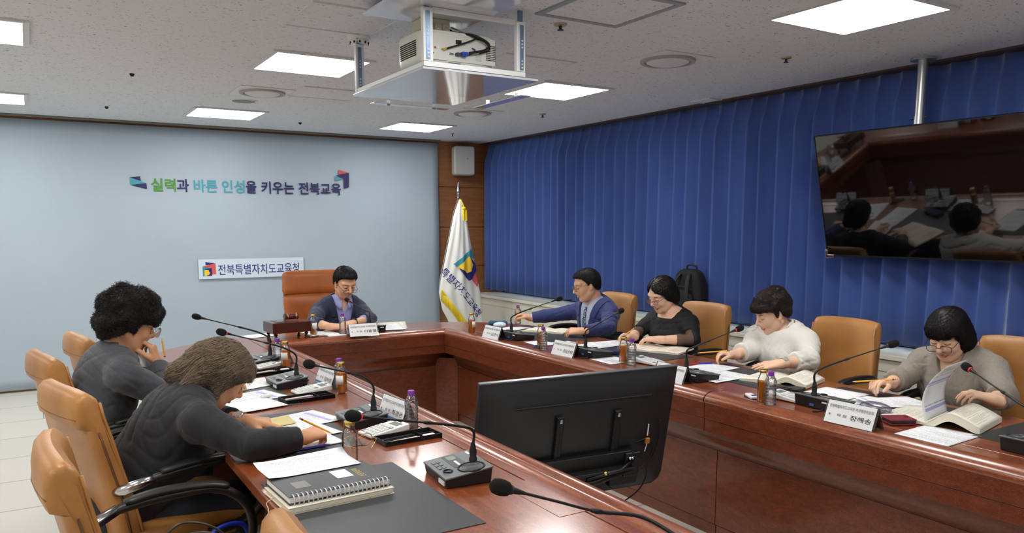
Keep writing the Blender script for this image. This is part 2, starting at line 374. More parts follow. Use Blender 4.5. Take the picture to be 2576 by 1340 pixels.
def hatch(x0, x1, y0, y1, label, w=.03, col=(150, 155, 168)):
    t = thing('access_hatch', label, 'ceiling hatch', ((x0+x1)/2, (y0+y1)/2, H), 0, 'ceiling access hatches')
    a, b = (x1-x0)/2, (y1-y0)/2; m = MB()
    for lo, hi in (((-a, -b, -.008), (a, -b+w, 0)), ((-a, b-w, -.008), (a, b, 0)), ((-a, -b+w, -.008), (-a+w, b-w, 0)), ((a-w, -b+w, -.008), (a, b-w, 0))): m.box(lo, hi)
    m.build('frame', mat('hatch_frame%d' % col[0], col, .5), t); MB().box((-a+w, -b+w, -.004), (a-w, b-w, 0)).build('lid', bpy.data.materials['ceiling_tile'], t)
hatch(2.10, 2.585, 2.72, 3.215, 'square grey framed ceiling hatch right of the projector lift')
hatch(1.75, 2.25, 5.66, 6.12, 'faint square ceiling hatch beyond the projector, nearer the banner', .008, (214, 217, 221))
hatch(2.42, 2.92, 4.0, 4.45, 'faint square ceiling hatch right behind the projector', .008, (212, 215, 219))
hatch(4.60, 4.76, 4.55, 4.76, 'small rectangular ceiling plate close to the curtain', .02, (224, 226, 228))
hatch(1.15, 1.60, 3.55, 4.02, 'faint ceiling hatch left of the projector, behind the detector', .008, (214, 217, 221))
t = thing('smoke_detector', 'white round smoke detector left of the projector frame', 'smoke detector', (1.56, 4.07, H))
MB().lathe([(.06, 0), (.06, -.016), (.05, -.02)], 28).build('base', M_white, t, smooth=True); MB().lathe([(.046, -.02), (.05, -.03), (.044, -.045), (.03, -.05), (0, -.051)], 28).build('chamber', M_white, t, smooth=True)
m = MB()
for k in range(10): m.cbox((.047*math.cos(k*.628), .047*math.sin(k*.628), -.036), (.008, .008, .01))
m.build('slots', M_dark, t)
def sprinkler(x, y, label, s=1):
    t = thing('sprinkler', label, 'sprinkler', (x, y, H), 0, 'ceiling sprinklers')
    MB().lathe([(.034*s, 0), (.032*s, -.008), (.012*s, -.01)], 20).build('escutcheon', mat('spr', (186, 170, 140), .4, .5), t, smooth=True); MB().lathe([(.008*s, -.01), (.008*s, -.026), (.016*s, -.028), (.016*s, -.031)], 14).build('head', mat('spr_dark', (70, 66, 62), .4, .6), t)
sprinkler(2.317, 3.314, 'brass sprinkler beside the grey framed hatch', 1); sprinkler(3.902, 3.252, 'sprinkler between the big light and the television pole', .9); sprinkler(3.974, 5.949, 'sprinkler on the ceiling above the curtain, halfway to the flag', .9); sprinkler(3.962, 7.671, 'small sprinkler above the flag corner', .6)
def spot(x, y, label):
    o = MB().lathe([(.014, 0), (.016, -.006), (.008, -.018), (0, -.018)], 14).build('ceiling_sensor', M_dark, loc=(x, y, H)); tag(o, label, 'ceiling sensor', 'dark ceiling sensor studs')
spot(.658, 5.804, 'dark stud on the ceiling between the left lights, nearer one'); spot(.639, 7.476, 'dark stud on the ceiling close to the banner, far left'); spot(2.309, 7.644, 'dark stud on the ceiling above the slogan')
# wall speaker
t = thing('wall_speaker', 'white box loudspeaker high on the timber wall', 'speaker', (4.43, 8.30, 2.27), math.radians(-14))
MB().cbox((0, .02, 0), (.25, .17, .33)).build('cabinet', mat('spk', (206, 204, 196), .55), t, bevel=.03, seg=4); MB().cbox((.0, -.068, 0), (.225, .012, .31)).build('grille', mat('spk_g', (190, 192, 190), .6, bump=(1200, .4)), t, bevel=.005)
MB().cbox((.03, -.0755, .02), (.012, .003, .014)).build('badge', M_chrome, t); MB().box((-.03, .1, -.05), (.03, .16, .05)).build('bracket', M_black, t)
# ------------------------------------------------------------------ conference table
TZ = .73; XI0, XI1, YI = 1.42, 2.66, 5.325; YE = .25
def table():
    t = thing('conference_table', 'large U-shaped mahogany conference table filling the room', 'table', (0, 0, 0))
    # cross-section of the moulded inner edge: s = distance into the table from the fascia, z
    prof = [(.0, .688), (-.006, .695), (-.006, .704), (.0, .716), (.008, .726), (.018, .7325), (.030, .735), (.045, .735), (.049, .7335), (.052, .7275), (.058, .7265), (.066, .730), (.075, .7345), (.086, .7352), (.097, .733), (.104, .7285), (.108, .7255), (.113, .7262), (.117, .729), (.122, .730), (.16, .7300)]
    bull = [(.0, .688), (-.004, .697), (.0, .710), (.010, .721), (.026, .730), (.046, .7345), (.066, .7345), (.082, .7318), (.09, .7302), (.16, .7300)]
    def pathpt(s):   # inner outline offset by s into the table
        return [(XI0-s, YE), (XI0-s, YI+s), (XI1+s, YI+s), (XI1+s, YE)]
    def bow():
        L = [(.53, YE), (.53, 4.6), (.545, 4.95), (.60, 5.2), (.70, 5.38), (.86, 5.54), (1.05, 5.68), (1.35, 5.82), (1.7, 5.91), (2.03, 5.94)]
        return L+[(2.03+2.0-x if False else 4.06-x if x > 1.0 else 4.06-x-.12*(1-(x-.53)/.5 if x < 1.03 else 0), y) for x, y in L[:-1][::-1]]
    # three top sections so the seams read
    O = bow(); k = [i for i, p in enumerate(O) if p[1] >= 4.6]
    s0 = .16
    secs = [('left', [(XI0-s0, YE), (XI0-s0, 4.6), (.53, 4.6), (.53, YE)], WOODY), ('right', [(XI1+s0, 4.6), (XI1+s0, YE), (O[-1][0], YE), (O[-2][0], 4.6)], WOODY)]
    head = [(XI0-s0, 4.6), (XI0-s0, YI+s0), (XI1+s0, YI+s0), (XI1+s0, 4.6)]+[O[i] for i in k[::-1]]
    for nm, poly, w in secs+[('head', head, WOODX)]:
        MB().prism(poly, .69, .73).build('tabletop', w, t, bevel=.008, seg=3)
    # nosing swept along each arm
    segs = [(0, 1, WOODY), (1, 2, WOODX), (2, 3, WOODY)]
    for a, b, w in segs:
        A = []; B = []
        for s, z in (prof if a == 0 else bull)+[(.16, .69), (.0, .69)]:
            q = pathpt(s); A.append((q[a][0], q[a][1], z)); B.append((q[b][0], q[b][1], z))
        if a == 2: # seam in the right arm at y=2.6
            f = (B[0][1]-A[0][1]); mid = [(x[0], 2.605, x[2]) for x in A]; mid2 = [(x[0], 2.599, x[2]) for x in A]
            MB().grid([A, mid], wrap=True).build('edge_moulding', w, t, smooth=True); MB().grid([mid2, B], wrap=True).build('edge_moulding', w, t, smooth=True)
        else:
            MB().grid([A, B], wrap=True).build('edge_moulding', w, t, smooth=True)
    # fascia boards (groove at z .609), recessed cove, lower panels with chamfered corner posts
    def band(s, z0, z1, mat_x, mat_y, th, nm, ch=0):
        p = pathpt(s); q = pathpt(s+th)
        runs = [(0, 1, mat_y), (1, 2, mat_x), (2, 3, mat_y)]
        for a, b, m_ in runs:
            cuts = [(p[a], p[b], q[a], q[b])]
            if a == 2: 
                ym = 2.60
                cuts = [(p[2], (p[2][0], ym+.002), q[2], (q[2][0], ym+.002)), ((p[2][0], ym-.002), p[3], (q[2][0], ym-.002), q[3])]
            for c in cuts:
                MB().prism([c[0], c[1], c[3], c[2]], z0, z1).build(nm, m_, t, bevel=.002)
    band(.0, .6115, .688, BURLX, BURLY, .03, 'fascia'); band(.004, .548, .608, BURLX, BURLY, .03, 'fascia'); band(.009, .605, .615, mat('groove', (190, 120, 80), .4), mat('groove'), .02, 'groove_inlay')
    # cove under the fascia
    for a, b, m_ in ((0, 1, BURLY), (1, 2, BURLX), (2, 3, BURLY)):
        A = []; B = []
        for s, z in [(.03, .55), (.05, .535), (.075, .51), (.092, .48), (.10, .44)]:
            q = pathpt(s); A.append((q[a][0], q[a][1], z)); B.append((q[b][0], q[b][1], z))
        MB().grid([A, B]).build('cove', m_, t, smooth='all', solid=.004)
    band(.10, .065, .437, BURLX, BURLY, .03, 'lower_panel'); band(.106, .0, .061, BURLX, BURLY, .03, 'plinth')
    for cx_, sx in ((XI0-.1, 1), (XI1+.1, -1)):
        yb = YI+.1
        MB().prism([(cx_, yb), (cx_, yb-.13), (cx_+sx*.13, yb)], .0, .50).build('corner_post', BURLX, t, bevel=.004)
    # outer support: end panels and stretch panels set back under the top so the top is carried
    for x in (XI0-.17, XI1+.145): MB().box((x, YE+.02, 0), (x+.025, YI, .69)).build('back_panel', BURLY, t)
    MB().box((XI0-.1, YI+.145, 0), (XI1+.1, YI+.17, .69)).build('back_panel', BURLX, t)
    for x0, x1 in ((.62, XI0-.11), (XI1+.11, 3.28)):
        for y in (YE+.02, 2.2, 4.3): MB().box((x0, y, 0), (x1, y+.03, .69)).build('support_panel', BURLX, t)
    # cable flap inlays
    MB().box((1.17, 1.66, .7295), (1.26, 1.97, .7312)).build('cable_flap', WOODY, t, bevel=.001)
table()
# ------------------------------------------------------------------ chairs
LE_T = mat('leather_tan', (176, 124, 68), .38, bump=(160, .10), var=(5, (156, 104, 52), .35, .7), spec=.5)
LE_X = mat('leather_cognac', (176, 98, 46), .36, bump=(160, .08), var=(5, (158, 84, 38), .35, .7))
M_arm = mat('armrest_black', (24, 24, 25), .42)
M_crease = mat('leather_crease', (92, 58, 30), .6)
def chair(label, x, y, a, dz=.045):
    """local: faces +x, origin on the floor under the seat"""
    t = thing('office_chair', label, 'chair', (x, y, 0), a, 'tan leather conference chairs')
    # seat
    P = []
    for i in range(9):
        u = i/8; row = []
        for j in range(9):
            v = j/8*2-1; w = .25-.02*u; edge = max(abs(v), abs(u*2-1))
            row.append((-.24+.50*u, v*w, 0.435-.02*u-.05*max(0, edge-.6)**2/.16*.5-.02*math.exp(-((u-.4)/.3)**2)*(1-v*v)))
        P.append(row)
    MB().grid(P).build('seat', LE_T, t, smooth='all', subsurf=1).modifiers.new('s', 'SOLIDIFY').thickness = -.085
    # side outline of the back: front skin, roll, rear skin
    def sheet(prof, wfun, curve, name, m, solid, par=t, n=13):
        G = []
        for k, (px, pz_) in enumerate(prof):
            row = []
            for j in range(n):
                v = j/(n-1)*2-1; w = wfun(pz_)
                row.append((px+curve*(v*v), v*w, pz_-.012*abs(v)**3*(1 if pz_ > .9 else 0)))
            G.append(row)
        return MB().grid(G).build(name, m, par, smooth='all', solid=solid, subsurf=1)
    W_ = lambda z: .248-.045*max(0, (z-.5)/.5)**1.3
    front = [(-.205, .44), (-.215, .52), (-.235, .62), (-.258, .72), (-.278, .82), (-.294, .90), (-.302, .945)]
    over = [(-.314, .972), (-.334, .988), (-.357, .986), (-.374, .968), (-.381, .935), (-.382, .90), (-.378, .878), (-.362, .872)]
    rear = [(-.352, .86), (-.342, .80), (-.322, .70), (-.306, .60), (-.296, .52), (-.290, .44)]
    loop = front+over+rear; mid = lambda z: float(np.interp(z, [.44, .62, .82, .99], [-.247, -.270, -.314, -.345]))
    G = []
    for v, sh in [(-1, .45), (-.985, .22), (-.95, .04)]+[(q/6, 0) for q in range(-5, 6)]+[(.95, .04), (.985, .22), (1, .45)]:
        row = []
        for px, pz_ in loop:
            w = min(W_(pz_), .205 if pz_ > .87 else 9); x = px+(mid(pz_)-px)*sh; z = pz_-.015*abs(v)**4*(pz_ > .86)-(.008*sh if pz_ > .95 else 0); row.append((x+.02*v*v, v*w, z))
        G.append(row)
    mb_ = MB().grid(G, wrap=True); nL = len(loop); n0 = len(G)-1
    mb_.f += [list(range(nL)), [n0*nL+k for k in range(nL)]]; mb_.m += [0, 0]
    bk = mb_.build('backrest', LE_T, t, smooth=True)
    # stitched seam of the folded head flap, side piping and crease between cushion and shell
    for s in (-1, 1):
        MB().tube([(px+.013, s*(min(W_(z), .205 if z > .87 else 9)*.985-.001), z) for px, z in front], .005, 6).build('piping', LE_T, t, smooth='all')
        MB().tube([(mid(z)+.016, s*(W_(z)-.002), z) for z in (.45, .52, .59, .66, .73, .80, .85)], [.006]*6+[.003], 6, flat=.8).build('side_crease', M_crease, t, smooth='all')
    MB().tube([(-.383+.02*v*v, v*.195, .897) for v in (-1, -.5, 0, .5, 1)], 0.0016, 5).build('flap_seam', mat('seam', (128, 84, 44), .6), t, smooth='all')
    if True:
        for s in (-1, 1):
            pts = bez([(-.25, s*.262, .615+dz), (-.16, s*.295, .642+dz), (.0, s*.305, .655+dz), (.12, s*.305, .647+dz), (.20, s*.303, .60+dz*.6), (.215, s*.30, .53), (.16, s*.285, .455), (.02, s*.26, .43)], 6)
            ar = MB().tube(pts, [.016]*6+[.02]*(len(pts)-6), 10, flat=.75).build('armrest', M_arm, t, smooth='all')
            MB().tube(bez([(-.15, s*.296, .658+dz), (-.05, s*.305, .671+dz), (.08, s*.306, .668+dz), (.15, s*.306, .651+dz)], 6), [.018]+[.024]*17+[.016], 10, flat=.5).build('pad', M_arm, ar, smooth='all')
            MB().tube([(-.275, s*.225, .60+dz), (-.255, s*.262, .612+dz), (-.17, s*.295, .641+dz)], [.014, .02, .016], 10).build('bracket', M_chrome, ar, smooth='all')
    MB().lathe([(.03, .12), (.03, .30), (.022, .30), (.022, .33)], 16).build('gas_column', M_black, t, smooth=True)
    MB().box((-.15, -.12, .32), (.15, .12, .36)).build('tilt_plate', M_black, t, bevel=.01)
    for k in range(5):
        an = k*2*PI/5+.3; c, s = math.cos(an), math.sin(an)
        lg = MB().tube([(0, 0, .135), (.14*c, .14*s, .115), (.28*c, .28*s, .075)], [.028, .022, .014], 8).build('base_leg', M_black, t, smooth='all')
        MB().lathe([(.0, -.012), (.027, -.012), (.027, .012), (0, .012)], 16, align((.285*c, .285*s, .027), (-s, c, 0))).build('caster', M_black, lg, smooth=True)
    return t
R16 = math.radians
CH = [('tan leather chair almost hidden behind the curly-haired person, nearest the banner', .50, 4.46, R16(10)),
      ('tan leather chair in which the curly-haired person in grey sits', .34, 3.88, R16(11)),
      ('tan leather chair in which the black-jacketed woman sits', .385, 3.08, R16(15)),
      ('empty tan leather chair nearest the lower left corner, bag straps over its seat', .345, 2.20, R16(2)),
      ('tan leather chair at the bottom edge, only its rounded top showing over the notebook', .70, 1.28, R16(2), 0),
      ('tan leather chair behind the man in the blue suit', 3.66, 4.86, PI), ('tan leather chair beside the backpack, behind the woman in black', 3.66, 3.89, PI+.04),
      ('empty-looking tan leather chair between the white-bloused and the grey-bloused woman', 3.66, 2.80, PI), ('tan leather chair at the right edge, behind the woman in grey', 3.66, 1.84, PI)]
CHAIRS = [chair(*c) for c in CH]
def exec_chair():
    t = thing('executive_chair', 'high-backed cognac leather armchair behind the chairman', 'chair', (2.10, 6.40, 0), -PI/2+.05)
    def pad(z0, z1, w0, w1, x0, x1, th, name, r=.05):
        P = []
        for i in range(13):
            u = i/12*2-1; row = []
            for j in range(17):
                v = j/16*2-1
                # superellipse footprint
                k = max(abs(u), abs(v)); e = (abs(u)**12+abs(v)**12)**(1/12) if k else 1
                uu, vv = (u/e*k, v/e*k) if k else (0, 0)
                bulge = th*(1-k**6)
                w = w0+(w1-w0)*(uu+1)/2
                row.append((x0+(x1-x0)*(uu+1)/2+bulge+.03*vv*vv, vv*w, z0+(z1-z0)*(uu+1)/2))
            P.append(row)
        return MB().grid(P).build(name, LE_X, t, smooth='all', solid=.05, subsurf=1)
    pad(.46, .938, .27, .288, -.24, -.30, .03, 'backrest'); pad(.94, 1.125, .288, .272, -.302, -.335, .03, 'head_pad')
    P = []
    MB().box((-.24, -.26, .36), (.28, .26, .44)).build('seat', LE_X, t, bevel=.04, seg=4)
    P = MB().box((-.37, -.25, .44), (-.33, .25, 1.08)).build('back_shell', mat('leather_dark', (120, 66, 32), .4), t, bevel=.02)
    for s in (-1, 1):
        pts = bez([(-.27, s*.30, .60), (-.1, s*.33, .665), (.1, s*.33, .665), (.2, s*.325, .60), (.16, s*.30, .43)], 6)
        MB().tube(pts, .025, 10).build('armrest', LE_X, t, smooth='all')
    MB().lathe([(.03, .12), (.03, .40)], 16).build('gas_column', M_black, t, smooth=True)
    for k in range(5):
        an = k*2*PI/5; c, s = math.cos(an), math.sin(an)
        MB().tube([(0, 0, .135), (.15*c, .15*s, .11), (.31*c, .31*s, .055)], [.03, .024, .016], 8).build('base_leg', M_black, t, smooth='all')
        MB().sphere((.31*c, .31*s, .028), .028, 10).build('caster', M_black, t, smooth='all')
exec_chair()

# ------------------------------------------------------------------ microphones
M_mtop = mat('mic_grey', (112, 117, 119), .4, .3); M_mblk = mat('mic_black', (20, 20, 22), .45); M_foam = mat('foam', (16, 16, 17), .95, bump=(900, .8))
M_lcd = mat('lcd', (106, 124, 110), .25); M_mstrip = mat('mic_strip', (44, 48, 54), .3); M_pw = mat('print_white', (225, 226, 226), .6); M_ringr = mat('ring_red', (160, 40, 38), .35, emit=(255, 60, 50), estr=.25)
M_ring = mat('mic_ring', (44, 44, 46), .35)
def mic(label, x, y, rz, head, bend=None, lit=False, z=TZ):
    """local: user sits towards -x. head = world position of the windscreen centre"""
    t = thing('desk_microphone', label, 'microphone', (x, y, z), rz, 'gooseneck conference microphones')
    def top(px): return .034+.02*(px+.077)/.154
    prof = [(-.077, 0), (.077, 0), (.077, .05), (-.077, .03)]
    m = MB(); vs = []
    for yy, k in ((-.098, 1), (.098, 1)): vs += [((px*(.95 if pz_ == 0 else 1)), yy*(.96 if pz_ == 0 else 1), pz_) for px, pz_ in prof]
    m.add(vs, [(0, 1, 2, 3), (7, 6, 5, 4), (0, 4, 5, 1), (1, 5, 6, 2), (2, 6, 7, 3), (3, 7, 4, 0)]); m.build('base', M_mblk, t, bevel=.004)
    m = MB(); vs = [(px, yy, top(px)+dz) for px in (-.079, .079) for yy in (-.1, .1) for dz in (-.006, 0)]
    m.add(vs, [(0, 2, 3, 1), (4, 5, 7, 6), (0, 1, 5, 4), (2, 6, 7, 3), (1, 3, 7, 5), (0, 4, 6, 2)])
    tp = m.build('top_plate', M_mtop, t, bevel=.002)
    S = lambda px: top(px)+.0006
    def q(x0, x1, y0, y1, dz, nm, mm, par=tp): 
        m = MB(); m.add([(a, b, top(a)+c) for c in (0, dz) for a, b in ((x0, y0), (x1, y0), (x1, y1), (x0, y1))], [(0, 3, 2, 1), (4, 5, 6, 7), (0, 1, 5, 4), (1, 2, 6, 5), (2, 3, 7, 6), (3, 0, 4, 7)])
        return m.build(nm, mm, par)
    q(-.022, .022, -.032, .088, .0008, 'display_strip', M_mstrip); q(-.014, .014, .040, .078, .0014, 'screen', M_lcd); q(-.004, .004, -.022, .028, .0014, 'print', M_pw); q(.058, .066, .055, .085, .0006, 'print', M_pw)
    for k in range(3):
        for r in range(2): q(-.066+.015*r, -.055+.015*r, .066-.028*k-.02, .066-.028*k, .0022, 'button', M_mtop)
    MB().lathe([(.012, 0), (.016, .001), (.016, .004), (.012, .004)], 20, TR((-.05, -.045, top(-.05))), cap=False).build('dial', M_mblk, tp, smooth=True)
    sp = MB(); sp.lathe([(0, .0), (.036, .0), (.039, .004), (.043, .004), (.044, 0)], 32, TR((.022, -.058, top(.022)-.001), ry=-.13), cap=False)
    s_ = sp.build('speaker_grille', M_mblk, tp, smooth=True)
    for r in (.009, .016, .023, .030): MB().tube([(r*math.cos(a*PI/12)+.022, r*math.sin(a*PI/12)-.058, top(.022)+.001+.13*r*math.cos(a*PI/12)) for a in range(24)], .0012, 5, closed=True).build('grille_ring', M_mtop, tp, smooth='all')
    MB().box((-.0795, -.085, .008), (-.075, -.04, .021)).build('side_label', M_pw, t)
    MB().box((.0755, -.012, .012), (.0785, .01, .022)).build('port', mat('port_blue', (70, 100, 170), .4), t); MB().box((.0765, .05, .034), (.0778, .08, .040)).build('maker_mark', M_pw, t)
    # neck
    Mi = (Matrix.Translation((x, y, z)) @ Matrix.Rotation(rz, 4, 'Z')).inverted(); h = Mi @ Vector(head)
    s0 = Vector((.045, -.018, top(.045)))
    nk = MB().lathe([(.013, -.004), (.013, .012), (.0105, .016), (.012, .034), (.009, .046), (.006, .062)], 14, TR(s0)).build('neck_socket', M_mblk, t, smooth=True)
    d = (h-s0); b1 = s0+Vector((0, 0, .10))+d*.0; b2 = s0+Vector((d.x*.16, d.y*.16, d.z*.42+.035)); b3 = s0+Vector((d.x*.42, d.y*.42, d.z*.66+.012))
    if bend: b1, b2, b3 = [Mi @ Vector(p) for p in bend]
    hd = (h-b3).normalized(); e = h-hd*.022
    pts = bez([s0+Vector((0, 0, .05)), b1, b2, b3, (b3+e)/2, e], 8)
    n3 = 8*3
    MB().tube(pts[:n3+1], .0046, 8).build('gooseneck', M_mblk, t, smooth='all'); MB().tube(pts[n3:], .0031, 8).build('thin_neck', M_mblk, t, smooth='all')
    MB().tube([pts[n3-1], pts[n3], pts[n3+1]], [.005, .0062, .004], 8).build('neck_joint', M_mblk, t, smooth='all')
    A = align(e, hd)
    MB().lathe([(.0035, -.03), (.0065, -.008), (.0075, .004)], 12, A).build('capsule', M_mblk, t, smooth=True)
    MB().lathe([(.0095, .002), (.010, .004), (.010, .008), (.0095, .009)], 16, A).build('light_ring', M_ringr if lit else M_ring, t, smooth=True)
    MB().lathe([(0, .006), (.010, .007), (.0145, .013), (.0165, .024), (.0165, .034), (.0145, .044), (.008, .051), (0, .053)], 18, A).build('windscreen', M_foam, t, smooth=True)
    cb = bez([(.079, .06, .012), (.10, .065, .005), (.13, .05, .004)], 5)
    MB().tube(cb, .0035, 6).build('cable', M_mblk, t, smooth='all')
    return t
RG = 'microphone on the right table arm '
mic('black microphone on the left arm nearest the banner, in front of the gavel box', 1.085, 4.50, .03, (.75, 4.473, 1.026))
mic('black microphone on the left arm in front of the curly-haired person', 1.04, 3.83, .03, (.72, 3.681, 1.035), lit=True)
mic('black microphone on the left arm in front of the black-jacketed woman', 1.085, 2.92, -.03, (.78, 2.574, 1.049))
mic('grey-topped black microphone beside the big blotter, its head over the empty juice bottle', 1.095, 2.11, -.10, (.72, 1.988, 1.0), lit=True)
mic('microphone at the bottom edge, only foam head and long neck in view', 1.10, 1.20, .0, (.755, 1.262, 1.004), bend=((1.14, 1.185, .85), (1.09, 1.24, .885), (.975, 1.25, .917)))
mic('black '+RG+'in front of the man in the blue suit', 2.875, 4.60, PI, (3.10, 4.433, 1.01))
mic('black '+RG+'in front of the woman in black', 2.875, 3.74, PI, (3.10, 3.765, .986))
mic('black '+RG+'in front of the woman in white', 2.875, 2.88, PI, (3.10, 2.807, .983), lit=True)
mic('black microphone on the right table arm beside the nameplate of the woman in grey', 2.905, 2.13, PI-.05, (3.10, 1.959, 1.01))
mic('microphone whose base is cut by the right edge, head before the grey blouse', 2.93, 1.28, PI, (3.05, 1.609, .968), lit=True)
mic('black microphone of the chairman, head at his chin', 2.13, 5.50, -PI/2, (2.018, 5.65, .959), lit=True)

# ------------------------------------------------------------------ bottles
M_pet = thin_glass('pet', (.995, 1, 1), .10, .8); M_gls = thin_glass('bottle_glass', (.99, .995, .985), .03, .35)
M_purple = mat('cap_purple', (122, 48, 150), .4); M_juice = mat('juice', (205, 116, 22), .35, spec=.3); M_label = mat('bottle_label', (232, 230, 224), .6, var=(120, (190, 190, 188), .62, .66, (1, 1, 1)))
M_water = thin_glass('water', (.985, .995, 1), .02, .2)
def water(x, y, label, z=TZ, s=1.0):
    t = thing('water_bottle', label, 'bottle', (x, y, z), 0.3*x, 'small purple-capped water bottles')
    prof = [(0, .004), (.018, 0), (.024, .001), (.0262, .006)]
    zz = .006
    for k in range(6): prof += [(.0262, zz+.004), (.0245, zz+.009), (.0240, zz+.011), (.0258, zz+.0145)]; zz += .0145
    prof += [(.0268, zz+.004), (.0262, zz+.014), (.0225, zz+.026), (.0150, zz+.037), (.0115, zz+.041), (.0115, zz+.046)]
    m = MB(); m.lathe(prof, 28); m.build('body', M_pet, t, smooth='all')
    MB().lathe([(0, .0055)]+[(r-.0012, max(z_, .0055)) for r, z_ in prof[2:-6]]+[(.0, zz+.012)], 20).build('water', M_water, t, smooth='all')
    zt = zz+.041
    MB().lathe([(.0145, zt), (.0145, zt+.002), (.0132, zt+.003), (.0132, zt+.017), (.0122, zt+.0185), (0, zt+.0188)], 24).build('cap', M_purple, t, smooth=True)
def juice(x, y, label, level=.78, lab=0, z=TZ, labelled=True):
    t = thing('juice_bottle', label, 'bottle', (x, y, z), 0, 'glass juice bottles with gold caps')
    out = [(0, .003), (.020, 0), (.0245, .002), (.0262, .008), (.0262, .096), (.0250, .106), (.0205, .118), (.0168, .126), (.0158, .130), (.0158, .1375), (.0172, .1385), (.0172, .141)]
    inn = [(r-.0022 if r > .003 else 0, z_+.003 if z_ < .01 else z_) for r, z_ in out]
    MB().lathe(out+inn[::-1], 28, cap=False).build('glass', M_gls, t, smooth='all')
    if level > 0:
        zl = .008+.112*level; pr = [(r-.0003, z_) for r, z_ in inn[1:] if z_ < zl]; rl = float(np.interp(zl, [p[1] for p in inn], [p[0] for p in inn]))-.0003
        MB().lathe([(0, .0062)]+pr+[(rl, zl), (0, zl)], 28).build('juice', M_juice, t, smooth=True)
    else:
        MB().lathe([(0, .0062), (.021, .0064), (.0235, .011), (0, .011)], 24).build('juice', mat('juice_rest', (222, 178, 70), .1, trans=.8), t, smooth=True)
    MB().lathe([(.0178, .135), (.0182, .137), (.0182, .1475), (.0172, .149), (0, .1492)], 28).build('cap', M_gold, t, smooth=True)
    if labelled:
        G = [[(.0266*math.cos(lab+a*.09), .0266*math.sin(lab+a*.09), z_) for a in range(-9, 10)] for z_ in (.045, .088)]
        MB().grid(G).build('label', M_label, t, smooth='all', solid=.0004)
a_cam = lambda x, y: math.atan2(-y, -x)
juice(1.72, 5.56, 'half-empty juice bottle between the gavel box and the chairman', .46, a_cam(1.7, 5.4)+.5); water(1.905, 5.46, 'purple-capped water bottle in front of the chairman\'s hands')
juice(2.74, 5.03, 'juice bottle at the inner corner below the flag', .80, a_cam(2.7, 5)+.9); water(3.31, 5.30, 'purple-capped water bottle at the far end beside the suited man\'s raised hand')
juice(2.80, 4.20, 'juice bottle hidden behind the water bottle before the suited man', .8, 2, labelled=False); water(2.725, 4.06, 'purple-capped water bottle at the nameplate of the woman in black')
juice(2.88, 3.46, 'juice bottle just above the black screen edge', .8, 1, labelled=False); water(2.86, 3.365, 'purple-capped water bottle just above the black screen edge')
juice(2.745, 2.33, 'juice bottle in front of the woman in white', .78, 1, labelled=False); water(2.72, 2.268, 'purple-capped water bottle in front of the woman in white')
water(1.218, 2.73, 'purple-capped water bottle standing on the left table arm, nearest the photographer'); juice(.852, 2.41, 'empty glass juice bottle beside the big blotter', 0, 0, labelled=False)
juice(1.21, 3.51, 'full juice bottle beside the second nameplate of the left arm', .82, a_cam(1.2, 3.5)-.5); water(1.232, 3.60, 'purple-capped water bottle half hidden behind the second juice bottle of the left arm')
juice(1.176, 4.33, 'full juice bottle at the nameplate nearest the gavel box', .82, a_cam(1.2, 4.3)-.4); water(1.16, 4.43, 'purple-capped water bottle half hidden at the nameplate nearest the gavel box')

# ------------------------------------------------------------------ nameplates
M_card = mat('card_white', (236, 238, 240), .4); M_ink = mat('ink_black', (24, 24, 26), .6); M_band = mat('card_blue', (84, 142, 206), .5); M_acry = thin_glass('acrylic', (.88, .9, .94), .06, .6)
def nameplate(x, y, rz, name, label, face=1, w=.225):
    """tent card; local: long axis y, the readable face turns to -x"""
    t = thing('nameplate', label, 'nameplate', (x, y, TZ), rz, 'folded nameplates on the table')
    hgt, half = .088, .034; sl = math.hypot(hgt, half)
    for s in (-1, 1):
        MB().add if False else None
        m = MB(); m.add([(s*half, -w/2, 0), (s*half, w/2, 0), (0, w/2, hgt), (0, -w/2, hgt)], [(0, 1, 2, 3)])
        m.build('holder', M_acry, t, solid=.002)
        # card just outside the holder
        n = Vector((s*hgt, 0, half)).normalized(); off = n*.0022
        e = [Vector((s*half, -w/2+.004, 0)), Vector((s*half, w/2-.004, 0)), Vector((0, w/2-.004, hgt)), Vector((0, -w/2+.004, hgt))]
        c = MB(); c.add([tuple(p*.96+off+Vector((0, 0, .002))) for p in e], [(0, 1, 2, 3)]); card = c.build('card', M_card, t)
        yd = Vector((0, -s*-1*-1, 0)) if False else Vector((0, s, 0))      # reading direction seen from that side
        up = (Vector((0, 0, hgt))-Vector((s*half, 0, 0))).normalized(); o0 = Vector((s*half, 0, 0))+n*.0034
        def put(txt, hh, ww, u, v, b=.0):
            if not txt: return
            vv, ff = text_geo(txt, hh, ww, b)
            if not vv: return
            m.add([tuple(o0+yd*(u+p[0])+up*(v+p[1])) for p in vv], ff)
        m = MB(); put('전북특별자치도교육청 적극행정위원회', .0135, w*.84, -w*.42, sl*.68); put('위 원', .0115, .042, -w*.24, sl*.33); put(name, .021, w*.40, w*.02, sl*.27, .004)
        m.build('lettering', M_ink, card)
        m = MB(); put('●', .008, .008, -w*.40, sl*.34); m.build('seal', mat('seal', (190, 110, 60), .5), card)
        if s == face: m = MB(); m.add([tuple(o0-n*.0008+yd*(sy*w*.46)+up*(sl*v)) for sy, v in ((-1, .07), (1, .07), (1, .17), (-1, .17))], [(0, 1, 2, 3)]); m.build('blue_band', M_band, card)
    return t
nameplate(1.215, 4.555, PI+.03, '김경훈', 'nameplate on the left arm nearest the gavel box, partly behind a juice bottle'); nameplate(1.225, 3.74, PI+.05, '김낙훈', 'nameplate with blue band on the left arm, beside the full juice bottle'); nameplate(1.232, 2.91, PI+.08, '최경은', 'nameplate with blue band nearest the photographer, beside the water bottle')
